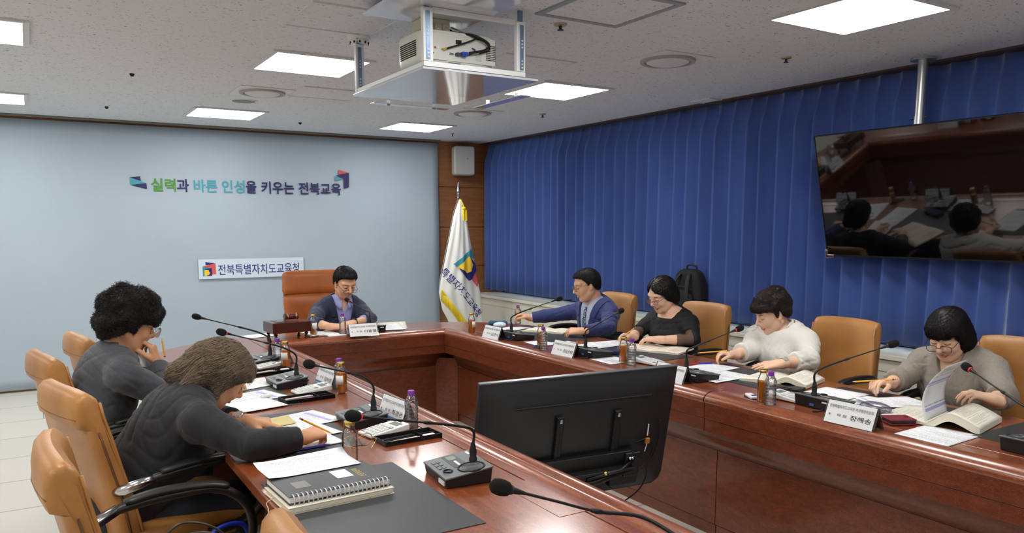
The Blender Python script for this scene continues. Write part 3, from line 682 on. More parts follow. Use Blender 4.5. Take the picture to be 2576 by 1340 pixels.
nameplate(2.005, 5.325, PI/2-.02, '이홍열', 'nameplate in front of the chairman'); nameplate(2.735, 4.70, 0.03, '김군식', 'nameplate in front of the suited man, beside the corner juice bottle'); nameplate(2.735, 3.83, .04, '김난희', 'nameplate in front of the woman in black'); nameplate(2.735, 2.90, .0, '', 'nameplate half hidden behind the right end of the black screen'); nameplate(2.72, 1.862, .03, '장해송', 'large nameplate in front of the woman in grey, beside the red wallet')
# ------------------------------------------------------------------ television on its ceiling pole
def tv():
    t = thing('wall_television', 'large black television hanging on a ceiling pole before the blue curtain', 'television', (4.55, 2.735, 1.70))
    W2, H2 = .715, .405
    T = Matrix.Rotation(math.radians(-14.7), 4, 'Y')      # local: screen normal -x, z up the screen; top leans into the room
    T = Matrix.Rotation(math.radians(-14.7), 4, Vector((0, 1, 0)))
    MB().box((0, -W2, -H2), (.035, W2, H2), T).build('back_case', M_black, t, bevel=.006)
    MB().box((.03, -.5, -.28), (.07, .5, .12), T).build('rear_housing', M_black, t, bevel=.01)
    MB().box((-.004, -W2+.006, -H2+.010), (.001, W2-.006, H2-.006), T).build('screen', mat('screen_glass', (6, 6, 8), .04, spec=.7, coat=1, coat_rough=.03), t)
    m = MB()
    for lo, hi in (((-.007, -W2, H2-.006), (.001, W2, H2)), ((-.007, -W2, -H2), (.001, W2, -H2+.010)), ((-.007, -W2, -H2), (.001, -W2+.006, H2)), ((-.007, W2-.006, -H2), (.001, W2, H2))): m.box(lo, hi, T)
    m.build('bezel', M_black, t)
    b = MB(); b.box((-.012, W2-.012, -H2-.008), (.02, W2+.006, -H2+.045), T); b.box((-.012, W2-.055, -H2-.008), (.02, W2+.006, -H2+.012), T); b.build('corner_clip', M_chrome, t, bevel=.003)
    MB().box((.07, -.2, -.2), (.10, .2, .15), T).build('mount_plate', M_black, t)
    MB().lathe([(.028, .25), (.028, H-1.70)], 20, TR((.065, .105, 0))).build('pole', mat('pole_steel', (188, 190, 190), .3, .85), t, smooth=True)
    MB().lathe([(.031, .385), (.031, .46)], 20, TR((.065, .105, 0))).build('pole_collar', mat('pole_steel'), t, smooth=True)
    MB().tube([(.065, .055, .45), (.065, .155, .45)], .005, 8).build('pole_bolt', M_chrome, t)
    MB().lathe([(.0, H-1.715), (.07, H-1.715), (.07, H-1.70)], 24, TR((.065, .105, 0))).build('ceiling_flange', mat('pole_steel'), t, smooth=True)
    MB().box((.05, .04, .10), (.085, .17, .30)).build('pole_bracket', M_black, t)
tv()
# ------------------------------------------------------------------ floor monitor inside the U
def monitor():
    TLp, TRp = Vector((1.52, 2.745, .878)), Vector((2.51, 2.645, .878)); w = (TRp-TLp); Wd = w.length; w.normalize()
    th = math.radians(11); dn = Vector((-w.y*-1*0, 0, 0)); back = Vector((w.y, -w.x, 0)).normalized()     # toward camera (-y)
    down = (-back*math.sin(th)-Vector((0, 0, 1))*math.cos(th)).normalized(); nrm = w.cross(down).normalized()
    if nrm.dot(back) < 0: nrm = -nrm
    HT = .60
    c = (TLp+TRp)/2; base = Vector((c.x, c.y+.1, 0))
    t = thing('floor_monitor', 'black-backed monitor on a floor stand inside the table U', 'monitor', base)
    def P(u, v, n): return tuple(c+w*(u*Wd/2)+down*(v*HT)+nrm*n-base)       # u -1..1, v 0..1, n out of the rear
    def slab(u0, u1, v0, v1, n0, n1, nm, m, bevel=.002, par=t):
        k = MB(); k.add([P(u, v, n) for n in (n0, n1) for u, v in ((u0, v0), (u1, v0), (u1, v1), (u0, v1))], [(0, 1, 2, 3), (7, 6, 5, 4), (0, 4, 5, 1), (1, 5, 6, 2), (2, 6, 7, 3), (3, 7, 4, 0)])
        return k.build(nm, m, par, bevel=bevel)
    Mb = mat('monitor_back', (40, 42, 45), .36, bump=(700, .06)); Mm = mat('mount_black', (20, 20, 21), .4)
    # rear shell: dished with rounded chin
    G = []; nu, nv = 25, 17
    for j in range(nv):
        v = j/(nv-1); row = []
        for i in range(nu):
            u = i/(nu-1)*2-1; e = max(abs(u)**2.6, abs(v*2-1)**2.0)
            lim = 1.0 if v < .9 else 1.0-.10*((v-.9)/.1)**2
            row.append(P(u*lim, v, .018+.046*(1-e)**.75))
        G.append(row)
    MB().grid(G).build('rear_shell', Mb, t, smooth='all')
    k = MB(); pl = [(-1, 0), (1, 0), (1, .9), (.975, .96), (.90, 1), (-.9, 1), (-.975, .96), (-1, .9)]
    k.add([P(u, v, .0) for u, v in pl]+[P(u, v, .0205) for u, v in pl], [list(range(8)), list(range(8, 16))[::-1]]+[(i, (i+1) % 8, 8+(i+1) % 8, 8+i) for i in range(8)]); k.build('frame', Mb, t, bevel=.002)
    slab(-.985, .985, .02, .955, -.003, .002, 'screen', MATS['screen_glass'], 0)
    slab(-1.0, 1.0, -.004, .006, .004, .0235, 'top_edge_strip', mat('edge_grey', (120, 124, 130), .3, .5), .001)
    V = lambda v: v-.16-(v-.4)*.14
    slab(-.68, .69, V(.335), V(.344), .058, .0655, 'vent_slot', M_dark, 0)
    slab(-.55, .52, V(.80), V(.806), .055, .066, 'seam_ridge', Mm, 0)
    for u in (-.26, .33):
        r = slab(u-.035, u+.035, V(.44), V(.86), .058, .080, 'bracket_rail', Mm, .004)
        MB().lathe([(0, .0), (.010, 0), (.010, .006), (.006, .009), (0, .010)], 14, Matrix.Translation(P(u, V(.475), .080)) @ align((0, 0, 0), nrm)).build('screw', M_chrome, r, smooth=True)
        for q in range(11): MB().lathe([(0, 0), (.0035, 0), (.0035, .0008), (0, .0008)], 8, Matrix.Translation(P(u, V(.53+q*.03), .0803)) @ align((0, 0, 0), nrm)).build('hole', M_dark, r)
    slab(-.62, .50, V(.82), V(.955), .070, .10, 'cross_bar', Mm, .004); slab(-.62, .50, V(.945), V(.97), .065, .14, 'bar_lip', Mm, .003)
    slab(.42, .58, V(.83), V(1.06), .070, .115, 'side_bracket', Mm, .006); slab(.30, .60, V(1.02), V(1.16), .05, .10, 'arm_plate', Mm, .01)
    MB().tube([P(-.6, V(1.10), .115), P(.10, V(1.04), .13), P(.5, V(.97), .115)], .016, 10).build('tilt_tube', Mm, t, smooth='all'); MB().tube([P(.0, V(1.0), .135), P(.35, V(.95), .14), P(.5, V(.90), .115)], .009, 8).build('gas_strut', Mm, t, smooth='all')
    def cable(pts, r=.0035, m=Mm, nm='cable'): MB().tube(bez([P(a, V(b), c_) for a, b, c_ in pts], 8), r, 7).build(nm, m, t, smooth='all')
    cable([(.49, .85, .125), (.60, .92, .135), (.66, 1.06, .125), (.62, 1.22, .11), (.50, 1.34, .09)]); cable([(.58, .78, .066), (.70, .76, .07), (.78, .86, .07), (.72, .99, .07), (.60, 1.03, .10)])
    cable([(.84, .60, .055), (.85, .80, .056), (.80, .96, .062)], .003)
    for u in (.46, .49): MB().sphere(P(u, V(.875), .118), .008, 10).build('screw', M_chrome, t, smooth='all')
    MB().sphere(P(.18, V(.958), .142), .011, 10).build('wing_nut', M_gold, t, smooth='all')
    MB().tube([P(.70, V(.62), .064), P(.70, V(.73), .066)], .003, 6).build('pull_cord', M_white, t); slab(.675, .72, V(.75), V(.80), .065, .078, 'tag', mat('tag_orange', (190, 120, 50), .5), .002); MB().tube([P(.70, V(.80), .07), P(.685, V(.88), .07)], .004, 6).build('key', M_chrome, t)
    MB().box((-.06, -.02, .02), (.06, .08, .40)).build('stand_column', Mm, t, bevel=.01); MB().box((-.35, -.28, .0), (.35, .32, .025)).build('stand_base', Mm, t, bevel=.006)
monitor()
# ------------------------------------------------------------------ projector lift
def lift():
    t = thing('projector_lift', 'white metal projector lift frame hanging from the ceiling', 'projector lift', (1.78, 3.62, H))
    o = Vector((1.78, 3.62, H)); Mw = mat('lift_white', (226, 229, 230), .35); Mg = mat('lift_gloss', (206, 212, 220), .10, coat=1, coat_rough=.04); Mr = mat('rail_steel', (120, 146, 176), .3, .6)
    x0, x1, y0, y1, zb = 1.52, 2.042, 3.212, 4.03, 2.20
    bx = lambda lo, hi, nm, m, bevel=.002, par=t: MB().box([a-b for a, b in zip(lo, o)], [a-b for a, b in zip(hi, o)]).build(nm, m, par, bevel=bevel)
    bx((1.517, 3.205, 2.188), (2.115, 4.07, 2.1985), 'cover_plate', Mg)
    for px, py, nm in ((x0, y0, 'near'), (x1, y0, 'near'), (x0, y1, 'far'), (x1, y1, 'far')):
        s = 1 if px == x0 else -1
        p = bx((min(px, px+s*.046), py-.008, zb+.023), (max(px, px+s*.046), py+.018, 2.445), 'post', Mw)
        bx((min(px+s*.012, px+s*.030), py-.012, zb+.03), (max(px+s*.012, px+s*.030), py-.0075, 2.43), 'slide_rail', Mr, 0, p)
        bx((min(px+s*.010, px+s*.032), py+.0, 2.44), (max(px+s*.010, px+s*.032), py+.012, H), 'hanger', Mr, 0, p)
        for z in (2.225, 2.24, 2.255, 2.27, 2.33, 2.345, 2.36): MB().lathe([(0, 0), (.004, 0), (.004, .002), (0, .002)], 8, TR(Vector((px+s*.021, py-.0125, z))-o, rx=PI/2)).build('hole', M_white, p)
    bx((x0, y0-.010, zb), (x1, y0+.012, zb+.022), 'cross_rail', Mw); bx((x0, y1-.012, zb), (x1, y1+.018, zb+.022), 'cross_rail', Mw)
    bx((x0+.047, y0, 2.43), (x1-.047, y0+.016, 2.452), 'cross_rail', Mw); bx((x0+.001, y0+.014, zb+.0005), (x0+.02, y1-.014, zb+.02), 'cross_rail', Mw); bx((x1-.02, y0+.014, zb+.0005), (x1-.001, y1-.014, zb+.02), 'cross_rail', Mw)
    bx((1.36, 2.90, 2.4525), (1.87, 3.50, 2.462), 'upper_plate', Mg)
    # mount block between plate and projector
    b = bx((1.60, 3.38, 2.40), (1.74, 3.50, 2.452), 'mount_block', mat('mount_beige', (196, 192, 172), .5), .003)
    for dx in (.02, .06, .10): bx((1.60+dx, 3.372, 2.385), (1.60+dx+.03, 3.382, 2.43), 'mount_tab', mat('mount_beige'), .001, b)
    for dx in (.035, .075, .115): MB().lathe([(0, 0), (.007, 0), (.006, .004), (0, .005)], 10, TR(Vector((1.60+dx, 3.372, 2.41))-o, rx=PI/2)).build('screw', M_chrome, b, smooth=True)
    # hanging edge flaps on clips
    for (a, c, d) in (((1.66, 4.13, 2.176), (2.12, 4.19, 2.18), 0), ((2.19, 3.48, 2.168), (2.255, 3.98, 2.172), 1)):
        f = bx(a, c, 'edge_flap', Mg, .001)
        for k in (.2, .8):
            q = Vector(a).lerp(Vector(c), .5); q = Vector((a[0]+(c[0]-a[0])*k, (a[1]+c[1])/2, 0)) if d == 0 else Vector(((a[0]+c[0])/2, a[1]+(c[1]-a[1])*k, 0))
            bx((q.x-.01, q.y-.008, 2.17), (q.x+.01, q.y-.004, 2.20), 'clip', M_chrome, 0, f)
lift()
def projector():
    c = Vector((1.772, 3.485, 2.318)); t = thing('projector', 'white ceiling projector with ports and black cables in the lift frame', 'projector', c)
    Mp = mat('projector_white', (228, 228, 218), .4); m = MB()
    Wx, Wy, Hz = .200, .165, .074; prof = []
    for a in range(32):
        an = 2*PI*a/32; ca, sa = math.cos(an), math.sin(an); n = 5
        k = (abs(ca)**n+abs(sa)**n)**(-1/n); prof.append((Wx*k*ca, Wy*k*sa))
    rings = [(.90, -Hz*1.05), (.97, -Hz*.92), (1, -Hz*.6), (1, Hz*.75), (.975, Hz*.95), (.93, Hz)]
    vs = [(x*s, y*s, z) for s, z in rings for x, y in prof]; n = 32
    m.add(vs, [list(range(n))[::-1], list(range((len(rings)-1)*n, len(rings)*n))]+[(k*n+i, k*n+(i+1) % n, (k+1)*n+(i+1) % n, (k+1)*n+i) for k in range(len(rings)-1) for i in range(n)])
    m.build('body', Mp, t, smooth=True)
    MB().box((-.175, -.1655, -.060), (.175, -.160, .060)).build('port_panel', mat('port_panel', (220, 221, 214), .5), t, bevel=.006)
    gl = MB()
    for i in range(7):
        for k in range(9): gl.box((.125+i*.0075, -.1675, -.038+k*.008), (.130+i*.0075, -.1650, -.034+k*.008))
    gl.build('vent_grille', M_dark, t)
    gl = MB()
    for i in range(14):
        for k in range(8): gl.box((-.2015, -.088+i*.0125, -.035+k*.009), (-.1985, -.079+i*.0125, -.030+k*.009))
    gl.build('side_grille', M_dark, t)
    for x, z, w, h, mm in ((-.155, -.033, .014, .007, M_chrome), (-.060, -.028, .024, .010, M_chrome), (-.100, -.012, .018, .008, mat('port_amber', (196, 150, 60), .5)), (-.02, .028, .03, .018, M_dark), (.02, .022, .022, .014, M_white), (.085, -.03, .03, .03, mat('cover_grey', (204, 206, 202), .5))):
        MB().cbox((x, -.1665, z), (w, .004, h)).build('port', mm, t, bevel=.001)
    for x, mm in ((-.155, M_dark), (-.14, mat('jack_red', (190, 70, 60), .5)), (-.128, M_white)): MB().lathe([(0, 0), (.005, 0), (.004, .004), (0, .004)], 12, TR((x, -.165, -.008), rx=PI/2)).build('jack', mm, t, smooth=True)
    MB().cbox((-.04, -.165, -.066), (.06, .003, .003)).build('model_print', mat('print_grey', (150, 150, 146), .6), t)
    def cab(pts, r, m=M_black): MB().tube(bez(pts, 8), r, 8).build('cable', m, t, smooth='all')
    cab([(-.02, -.03, .12), (-.01, -.10, .085), (.05, -.19, .06), (.12, -.198, .03), (.10, -.198, .0), (.02, -.19, -.02)], .0055); cab([(-.015, -.03, .12), (.0, -.11, .080), (.06, -.18, .055), (.02, -.185, .03), (-.09, -.178, -.010)], .0038)
    cab([(-.01, -.02, .12), (.02, -.12, .07), (.10, -.18, .045), (.135, -.18, .01), (.08, -.18, -.015)], .0035); cab([(.03, -.14, .02), (.06, -.175, .0), (.04, -.17, -.02), (.015, -.16, -.026)], .004, mat('cable_grey', (70, 74, 86), .5))
    cab([(0, -.05, .12), (.04, -.15, .07), (.09, -.185, .055), (.13, -.17, .02)], .0032, mat('sleeve', (186, 190, 196), .6))
    for k in range(6):
        p = Vector((.0+.022*k, -.12-.011*k, .078-.008*k)); MB().lathe([(.0085, -.0015), (.009, 0), (.0085, .0015)], 10, align(p, (1, -.5, -.35)), cap=False).build('cable_tie', M_white, t)
    MB().cbox((.0, -.182, -.026), (.030, .026, .018)).build('plug', mat('plug_blue', (40, 60, 170), .4), t, bevel=.003); MB().cbox((-.03, -.178, -.028), (.022, .022, .012)).build('plug', mat('cable_grey'), t, bevel=.003)
    MB().lathe([(.005, 0), (.005, .02), (.003, .03)], 10, TR((-.098, -.167, -.012), rx=PI/2)).build('plug', M_gold, t, smooth=True)
    MB().lathe([(0, 0), (.035, 0), (.04, -.02), (.03, -.025), (0, -.02)], 24, TR((.08, .165, 0), rx=PI/2)).build('lens', MATS['screen_glass'], t, smooth=True)
projector()
# ------------------------------------------------------------------ flag
def flag():
    X0, Y0 = 4.02, 7.62; t = thing('flag', 'white institutional flag with emblem, yellow fringe and tassel on a pole', 'flag', (X0, Y0, 0))
    left = [(1.80, 3.995), (1.736, 3.969), (1.626, 3.926), (1.391, 3.87), (1.14, 3.804), (.937, 3.748), (.80, 3.732), (.62, 3.77), (.50, 3.84), (.30, 3.93)]
    right = [(1.80, 4.025), (1.736, 4.030), (1.548, 4.087), (1.389, 4.113), (1.164, 4.152), (.936, 4.192), (.788, 4.229), (.473, 4.27), (.25, 4.30)]
    lx = lambda z: float(np.interp(-z, [-a for a, _ in left], [b for _, b in left])); rx = lambda z: float(np.interp(-z, [-a for a, _ in right], [b for _, b in right]))
    def fy(x, z):
        a, b = lx(z), rx(z); c, hw = (a+b)/2, (b-a)/2; u = max(-1, min(1, (x-c)/hw)); g = min(1, (1.8-z)/.8)
        return Y0-.03-.55*hw*math.sqrt(max(0, 1-u*u))-g*(.010*math.sin(u*7+z*2.2)+.008*math.sin(u*13-z*5+1))
    Mf = mat('flag_white', (236, 237, 233), .7, sheen=.2); G = []
    for k in range(91):
        z = 1.79-(1.79-.30)*k/90; a, b = lx(z), rx(z); row = []
        for i in range(71):
            u = i/70*2-1; x = (a+b)/2+(b-a)/2*math.sin(u*PI/2); row.append((x-X0, fy(x, z)-Y0, z))
        G.append(row)
    MB().grid(G).build('cloth', Mf, t, smooth='all', solid=.002)
    # rear of the drape closes behind the pole
    G2 = [[(p[0]*.9, -p[1]*.5+.0, p[2]) for p in r] for r in G]; MB().grid(G2).build('cloth_rear', Mf, t, smooth='all', solid=.002)
    m = MB(); ks = list(LOGO)
    def poly(c, pts, d):
        m.cur = ks.index(c)
        bm = bmesh.new(); f = bm.faces.new([bm.verts.new((x, z, 0)) for x, z in pts]); bmesh.ops.triangulate(bm, faces=[f]); bmesh.ops.subdivide_edges(bm, edges=bm.edges, cuts=9, use_grid_fill=True); bmesh.ops.triangulate(bm, faces=bm.faces)
        bm.verts.index_update(); vs = [(v.co.x-X0, fy(v.co.x, v.co.y)-Y0-.009-d*4, v.co.y) for v in bm.verts]; m.add(vs, [[v.index for v in f.verts] for f in bm.faces]); bm.free()
    poly('red', [(4.075, .955), (4.169, 1.026), (4.19, .92), (4.149, .854)], 0); poly('teal', [(3.87, 1.11), (4.103, 1.274), (4.15, 1.148), (4.066, 1.19), (3.903, 1.077)], .001)
    poly('navy', [(4.066, 1.19), (4.15, 1.10), (4.16, 1.04), (4.082, .944), (4.039, .926), (3.95, 1.02), (3.92, 1.07)], .002)
    poly('yellow', [(3.903, 1.077), (4.06, 1.19), (4.109, 1.093), (4.081, 1.053), (4.077, 1.029), (4.018, 1.007), (3.99, 1.03), (3.977, 1.037)], .003)
    m.build('emblem', list(LOGO.values()), t)
    v, f = text_geo('특별자치도교육청', .092, .66, .006); an = math.radians(-50); c, s = math.cos(an), math.sin(an); m = MB()
    pts = [(3.722+p[0]*c-p[1]*s, 1.02+p[0]*s+p[1]*c) for p in v]
    m.add([(x-X0, fy(min(max(x, lx(z)+.004), rx(z)-.004), z)-Y0-.0085, z) for x, z in pts], f); m.build('lettering', mat('flag_ink', (42, 46, 132), .6), t)
    # fringe along the slanted lower hem
    m = MB(); rnd = random.Random(5)
    for k in range(70):
        u = k/69; x = 3.732+(4.05-3.732)*u; z = .822-(.822-.42)*u
        L = .10; yb = fy(max(x, lx(z)+.01), z)-.008-Y0
        m.tube([(x-X0+.004, yb, z), (x-X0+rnd.uniform(-.004, .004), yb-.006, z-L*.5), (x-X0-.004+rnd.uniform(-.006, .006), yb, z-L)], .0038, 5)
    m.build('fringe', mat('fringe_yellow', (240, 210, 30), .6), t, smooth='all')
    m = MB(); m.tube([(3.735-X0, fy(3.76, .82)-Y0-.008, .83), (4.06-X0, fy(4.06, .42)-Y0-.008, .42)], .008, 6); m.build('hem_cord', mat('fringe_yellow'), t)
    MB().lathe([(.013, .04), (.013, 1.84)], 14, TR((-.02, 0, 0))).build('pole', mat('flag_pole', (120, 84, 50), .4), t, smooth=True)
    MB().lathe([(.012, 1.80), (.017, 1.81), (.017, 1.822), (.012, 1.83), (.012, 1.85), (.016, 1.853), (.012, 1.86), (.026, 1.885), (.020, 1.90), (.011, 1.94), (.004, 1.98), (0, 1.99)], 12, TR((-.02, 0, 0))).build('finial', mat('finial', (150, 150, 156), .25, .9), t, smooth=True)
    MB().lathe([(.18, 0), (.18, .03), (.03, .06), (.02, .12)], 24, TR((-.02, 0, 0))).build('stand', M_chrome, t, smooth=True)
    my = mat('fringe_yellow'); ta = MB().tube(bez([(-.02, -.03, 1.80), (.0, -.05, 1.76), (.012, -.055, 1.72), (.0, -.06, 1.70), (.03, -.06, 1.69)], 6), .007, 8).build('tassel_cord', my, t, smooth='all')
    MB().sphere((.015, -.062, 1.70), (.022, .018, .02), 12).build('knot', my, ta, smooth='all')
    m = MB()
    for cx_ in (.008, .038):
        m.lathe([(.006, 1.69), (.012, 1.68), (.014, 1.655), (.016, 1.60), (.017, 1.57), (0, 1.572)], 12, TR((cx_, -.062, 0)))
        
    m.build('tassel', my, ta, smooth=True)
flag()
# ------------------------------------------------------------------ backpack on the sill
def backpack():
    t = thing('backpack', 'black backpack standing on the sill against the blue curtain', 'backpack', (4.66, 4.76, .70))
    Mb = mat('pack_black', (20, 21, 24), .75, bump=(500, .25)); Ms = mat('pack_grey', (34, 36, 40), .7)
    def pad(w, h, d, z0, x0, r, nm, m):
        b = bmesh.new(); bmesh.ops.create_cube(b, size=1)
        bmesh.ops.subdivide_edges(b, edges=b.edges, cuts=6, use_grid_fill=True); vs = []
        for v in b.verts:
            p = v.co*2; n = 4.5; k = max(abs(p.x), abs(p.y), abs(p.z)); L = (abs(p.x)**n+abs(p.y)**n+abs(p.z)**n)**(1/n); q = p*(k/L)
            top = (q.z+1)/2; s = 1-.22*max(0, top-.55)**1.3/.35
            vs.append((x0+q.x*d/2*(1-.15*top), q.y*w/2*s, z0+h*(q.z+1)/2))
        b.verts.index_update(); k = MB(); k.add(vs, [[v.index for v in f.verts] for f in b.faces]); b.free(); return k.build(nm, m, t, smooth='all', subsurf=1)
    pad(.34, .46, .15, .0, .0, .05, 'body', Mb); pad(.26, .26, .06, .03, -.085, .03, 'front_pocket', Mb)
    for s in (-1, 1): MB().tube(bez([(-.06, s*.05, .42), (-.10, s*.07, .36), (-.115, s*.08, .26), (-.105, s*.09, .14), (-.07, s*.11, .05)], 6), .018, 8, flat=.4).build('strap', Ms, t, smooth='all')
    MB().tube(bez([(.02, -.055, .44), (.01, -.045, .485), (.01, .045, .485), (.02, .055, .44)], 8), .008, 8).build('handle', Ms, t, smooth='all')
    MB().tube(bez([(-.085, -.1, .30), (-.10, 0, .32), (-.085, .1, .30)], 6), .003, 6).build('zip', mat('zip', (60, 62, 66), .4, .5), t)
backpack()
# ------------------------------------------------------------------ papers, books and desk things
def print_mat(name, base=(238, 240, 242), ink=(160, 162, 170), freq=210, dens=.45, margin=.09, head=None):
    m = bpy.data.materials.new(name); m.use_nodes = True; nt = m.node_tree; L = nt.links; b = nt.nodes['Principled BSDF']
    N = lambda t: nt.nodes.new(t)
    def mth(op, a, c=None, d=None):
        n = N('ShaderNodeMath'); n.operation = op
        for i, v in enumerate((a, c, d)):
            if v is None: continue
            if isinstance(v, (int, float)): n.inputs[i].default_value = v
            else: L.new(v, n.inputs[i])
        return n.outputs[0]
    tc = N('ShaderNodeTexCoord'); so = N('ShaderNodeSeparateXYZ'); L.new(tc.outputs['Object'], so.inputs[0]); sg = N('ShaderNodeSeparateXYZ'); L.new(tc.outputs['Generated'], sg.inputs[0])
    ly = mth('MULTIPLY', so.outputs[1], freq); row = mth('FLOOR', ly); fr = mth('FRACT', ly); line = mth('LESS_THAN', fr, .42)
    cb = N('ShaderNodeCombineXYZ'); L.new(mth('MULTIPLY', so.outputs[0], 300), cb.inputs[0]); L.new(mth('MULTIPLY', row, 7.3), cb.inputs[1])
    no = N('ShaderNodeTexNoise'); no.inputs['Scale'].default_value = 1; no.inputs['Detail'].default_value = 1; L.new(cb.outputs[0], no.inputs['Vector'])
    word = mth('GREATER_THAN', no.outputs['Fac'], dens)
    n2 = N('ShaderNodeTexWhiteNoise'); n2.noise_dimensions = '1D'; L.new(row, n2.inputs['W'])
    leng = mth('LESS_THAN', sg.outputs[0], mth('MULTIPLY_ADD', n2.outputs[0], .5, .5)); skip = mth('GREATER_THAN', mth('FRACT', mth('MULTIPLY', n2.outputs[0], 7.7)), .18)
    def inside(s): return mth('MULTIPLY', mth('GREATER_THAN', s, margin), mth('LESS_THAN', s, 1-margin))
    k = mth('MULTIPLY', mth('MULTIPLY', line, word), mth('MULTIPLY', mth('MULTIPLY', leng, skip), mth('MULTIPLY', inside(sg.outputs[0]), inside(sg.outputs[1]))))
    mx = N('ShaderNodeMix'); mx.data_type = 'RGBA'; L.new(k, mx.inputs[0]); mx.inputs[6].default_value = lin(base); mx.inputs[7].default_value = lin(ink)
    col = mx.outputs[2]
    if head:
        hb = mth('MULTIPLY', mth('MULTIPLY', mth('GREATER_THAN', sg.outputs[1], .80), mth('LESS_THAN', sg.outputs[1], .86)), inside(sg.outputs[0]))
        m2 = N('ShaderNodeMix'); m2.data_type = 'RGBA'; L.new(hb, m2.inputs[0]); L.new(col, m2.inputs[6]); m2.inputs[7].default_value = lin(head); col = m2.outputs[2]
    L.new(col, b.inputs['Base Color']); b.inputs['Roughness'].default_value = .7; b.inputs['Specular IOR Level'].default_value = .25
    return m
PR = print_mat('printed_page'); PRV = print_mat('printed_violet', head=(178, 176, 226), freq=190); PRC = print_mat('printed_cream', (234, 230, 214), (172, 164, 154), 220); PRO = print_mat('printed_red', (236, 232, 216), (206, 140, 118), 170, .4)
PL = mat('plain_white', (240, 241, 242), .65); M_pad = mat('desk_pad', (52, 55, 58), .38, bump=(420, .12)); M_cream_p = mat('page_edge', (226, 220, 200), .7)
_pz = {}
def paper(label, x, y, rz, w=.21, l=.297, z=.0, m=None, th=.0008, curl=0.0, flip=False, name='paper_sheet', cat='paper', grp='loose printed papers'):
    G = []; nx, ny = 9, 13
    for i in range(nx):
        u = i/(nx-1); row = []
        for j in range(ny):
            v = j/(ny-1); c = curl*(max(0, v-.55)/.45)**2*(.5+.5*u)+.3*curl*(max(0, .25-u)/.25)**2
            row.append(((u-.5)*w, (v-.5)*l, c))
        G.append(row)
    o = MB().grid(G).build(name, m or PR, smooth='all', solid=th); o.location = (x, y, TZ+.0015+z+th/2); o.rotation_euler = (0, 0, rz); return tag(o, label, cat, grp)
def blotter(x, y, w, l, label):
    o = MB().cbox((0, 0, .0012), (w, l, .0024)).build('desk_pad', M_pad, bevel=.001, loc=(x, y, TZ)); tag(o, label, 'desk pad', 'dark grey desk pads')
blotter(.765, 2.045, .43, .635, 'large bare grey desk pad with the spiral notebook on it'); blotter(.76, 2.93, .45, .64, 'grey desk pad under the papers of the black-jacketed woman'); blotter(.765, 3.70, .43, .64, 'grey desk pad under the papers of the curly-haired person'); blotter(.765, 4.53, .43, .64, 'grey desk pad at the empty place nearest the banner')
blotter(3.155, 1.21, .39, .64, 'dark desk pad cut by the right edge of the picture'); blotter(3.155, 2.03, .39, .64, 'dark desk pad under the papers of the woman in grey'); blotter(3.155, 2.80, .39, .64, 'dark desk pad under the papers of the woman in white'); blotter(3.155, 3.68, .39, .60, 'dark desk pad under the booklet of the woman in black'); blotter(3.155, 4.62, .39, .60, 'dark desk pad under the papers of the suited man')
Q = PI/2
# left arm (readers face +x, so page tops point to +x)
paper('sheet with black backing at the empty place nearest the banner', .80, 4.62, -Q+.1, m=PR, z=.003); paper('printed sheet in front of the second microphone of the left arm', .885, 3.93, -Q+.35, m=PR, z=.003)
paper('printed sheet with pale violet heading before the curly-haired person', .80, 3.62, -Q+.3, m=PRV, z=.003); paper('white card folder in front of the violet-headed sheet, curly-haired person\'s place', .74, 3.44, -Q+.22, w=.22, l=.31, m=PL, z=.0045, th=.003)
paper('large printed sheet with violet heading under the pointing hand', .86, 3.07, -Q+.28, w=.23, l=.32, m=PRV, z=.003); paper('printed sheet under the writing hand of the black-jacketed woman', .80, 2.88, -Q+.2, m=PR, z=.0045); paper('white paper stack with blue mark below the writing hand, by the blue pen', .765, 2.76, -Q+.12, w=.215, l=.30, m=PL, z=.003, th=.003)
o = MB().grid([[(x, y, z) for x in (-.115, 0, .115)] for y, z in ((-.035, .001), (-.02, .003), (0, .006), (.02, .014), (.03, .02), (.034, .016), (.028, .011))]).build('file_flap', mat('file_yellow', (232, 214, 150), .6), smooth='all', solid=.001, loc=(.735, 3.035, TZ+.008)); o.rotation_euler = (0, 0, .22); tag(o, 'yellow paper file folded over under the pointing finger', 'file')
def stick(name, label, cat, a, b, r, parts, z=.006, grp=None):
    """pen or pencil: parts = [(t0,t1,r0,r1,mat,name)]"""
    a, b = Vector(a), Vector(b); t = thing(name, label, cat, a, 0, grp); d = b-a
    for t0, t1, r0, r1, m, nm in parts: MB().tube([d*t0, d*t1], [r*r0, r*r1], 8).build(nm, m, t, smooth=True)
    return t
M_pyel = mat('pencil_yellow', (232, 166, 44), .45); M_pwood = mat('pencil_wood', (222, 186, 140), .6); M_graph = mat('graphite', (50, 50, 52), .5); M_bpen = mat('pen_blue', (34, 40, 168), .35); M_pclear = thin_glass('pen_clear', (.8, .82, .9), .05, .5)
def pencil(label, tip, end): return stick('pencil', label, 'pencil', tip, end, .0037, [(0, .03, .15, .4, M_graph, 'lead'), (.03, .10, .4, 1, M_pwood, 'sharpened_cone'), (.10, .92, 1, 1, M_pyel, 'shaft'), (.92, .955, 1.05, 1.05, M_black, 'ferrule'), (.955, 1, 1, .95, mat('eraser_pink', (196, 120, 120), .7), 'eraser')], grp='yellow pencils')
def pen(label, tip, end, m=M_bpen, grip=None): return stick('pen', label, 'pen', tip, end, .0045, [(0, .06, .2, .7, M_chrome, 'tip'), (.06, .36, .85, 1, grip or m, 'grip'), (.36, .92, 1, 1, m, 'barrel'), (.92, 1, .6, .5, m, 'button')])
pen('blue pen lying along the near edge of the desk pad, before the black-jacketed woman', (.865, 2.652, TZ+.010), (.70, 2.634, TZ+.010), M_bpen)
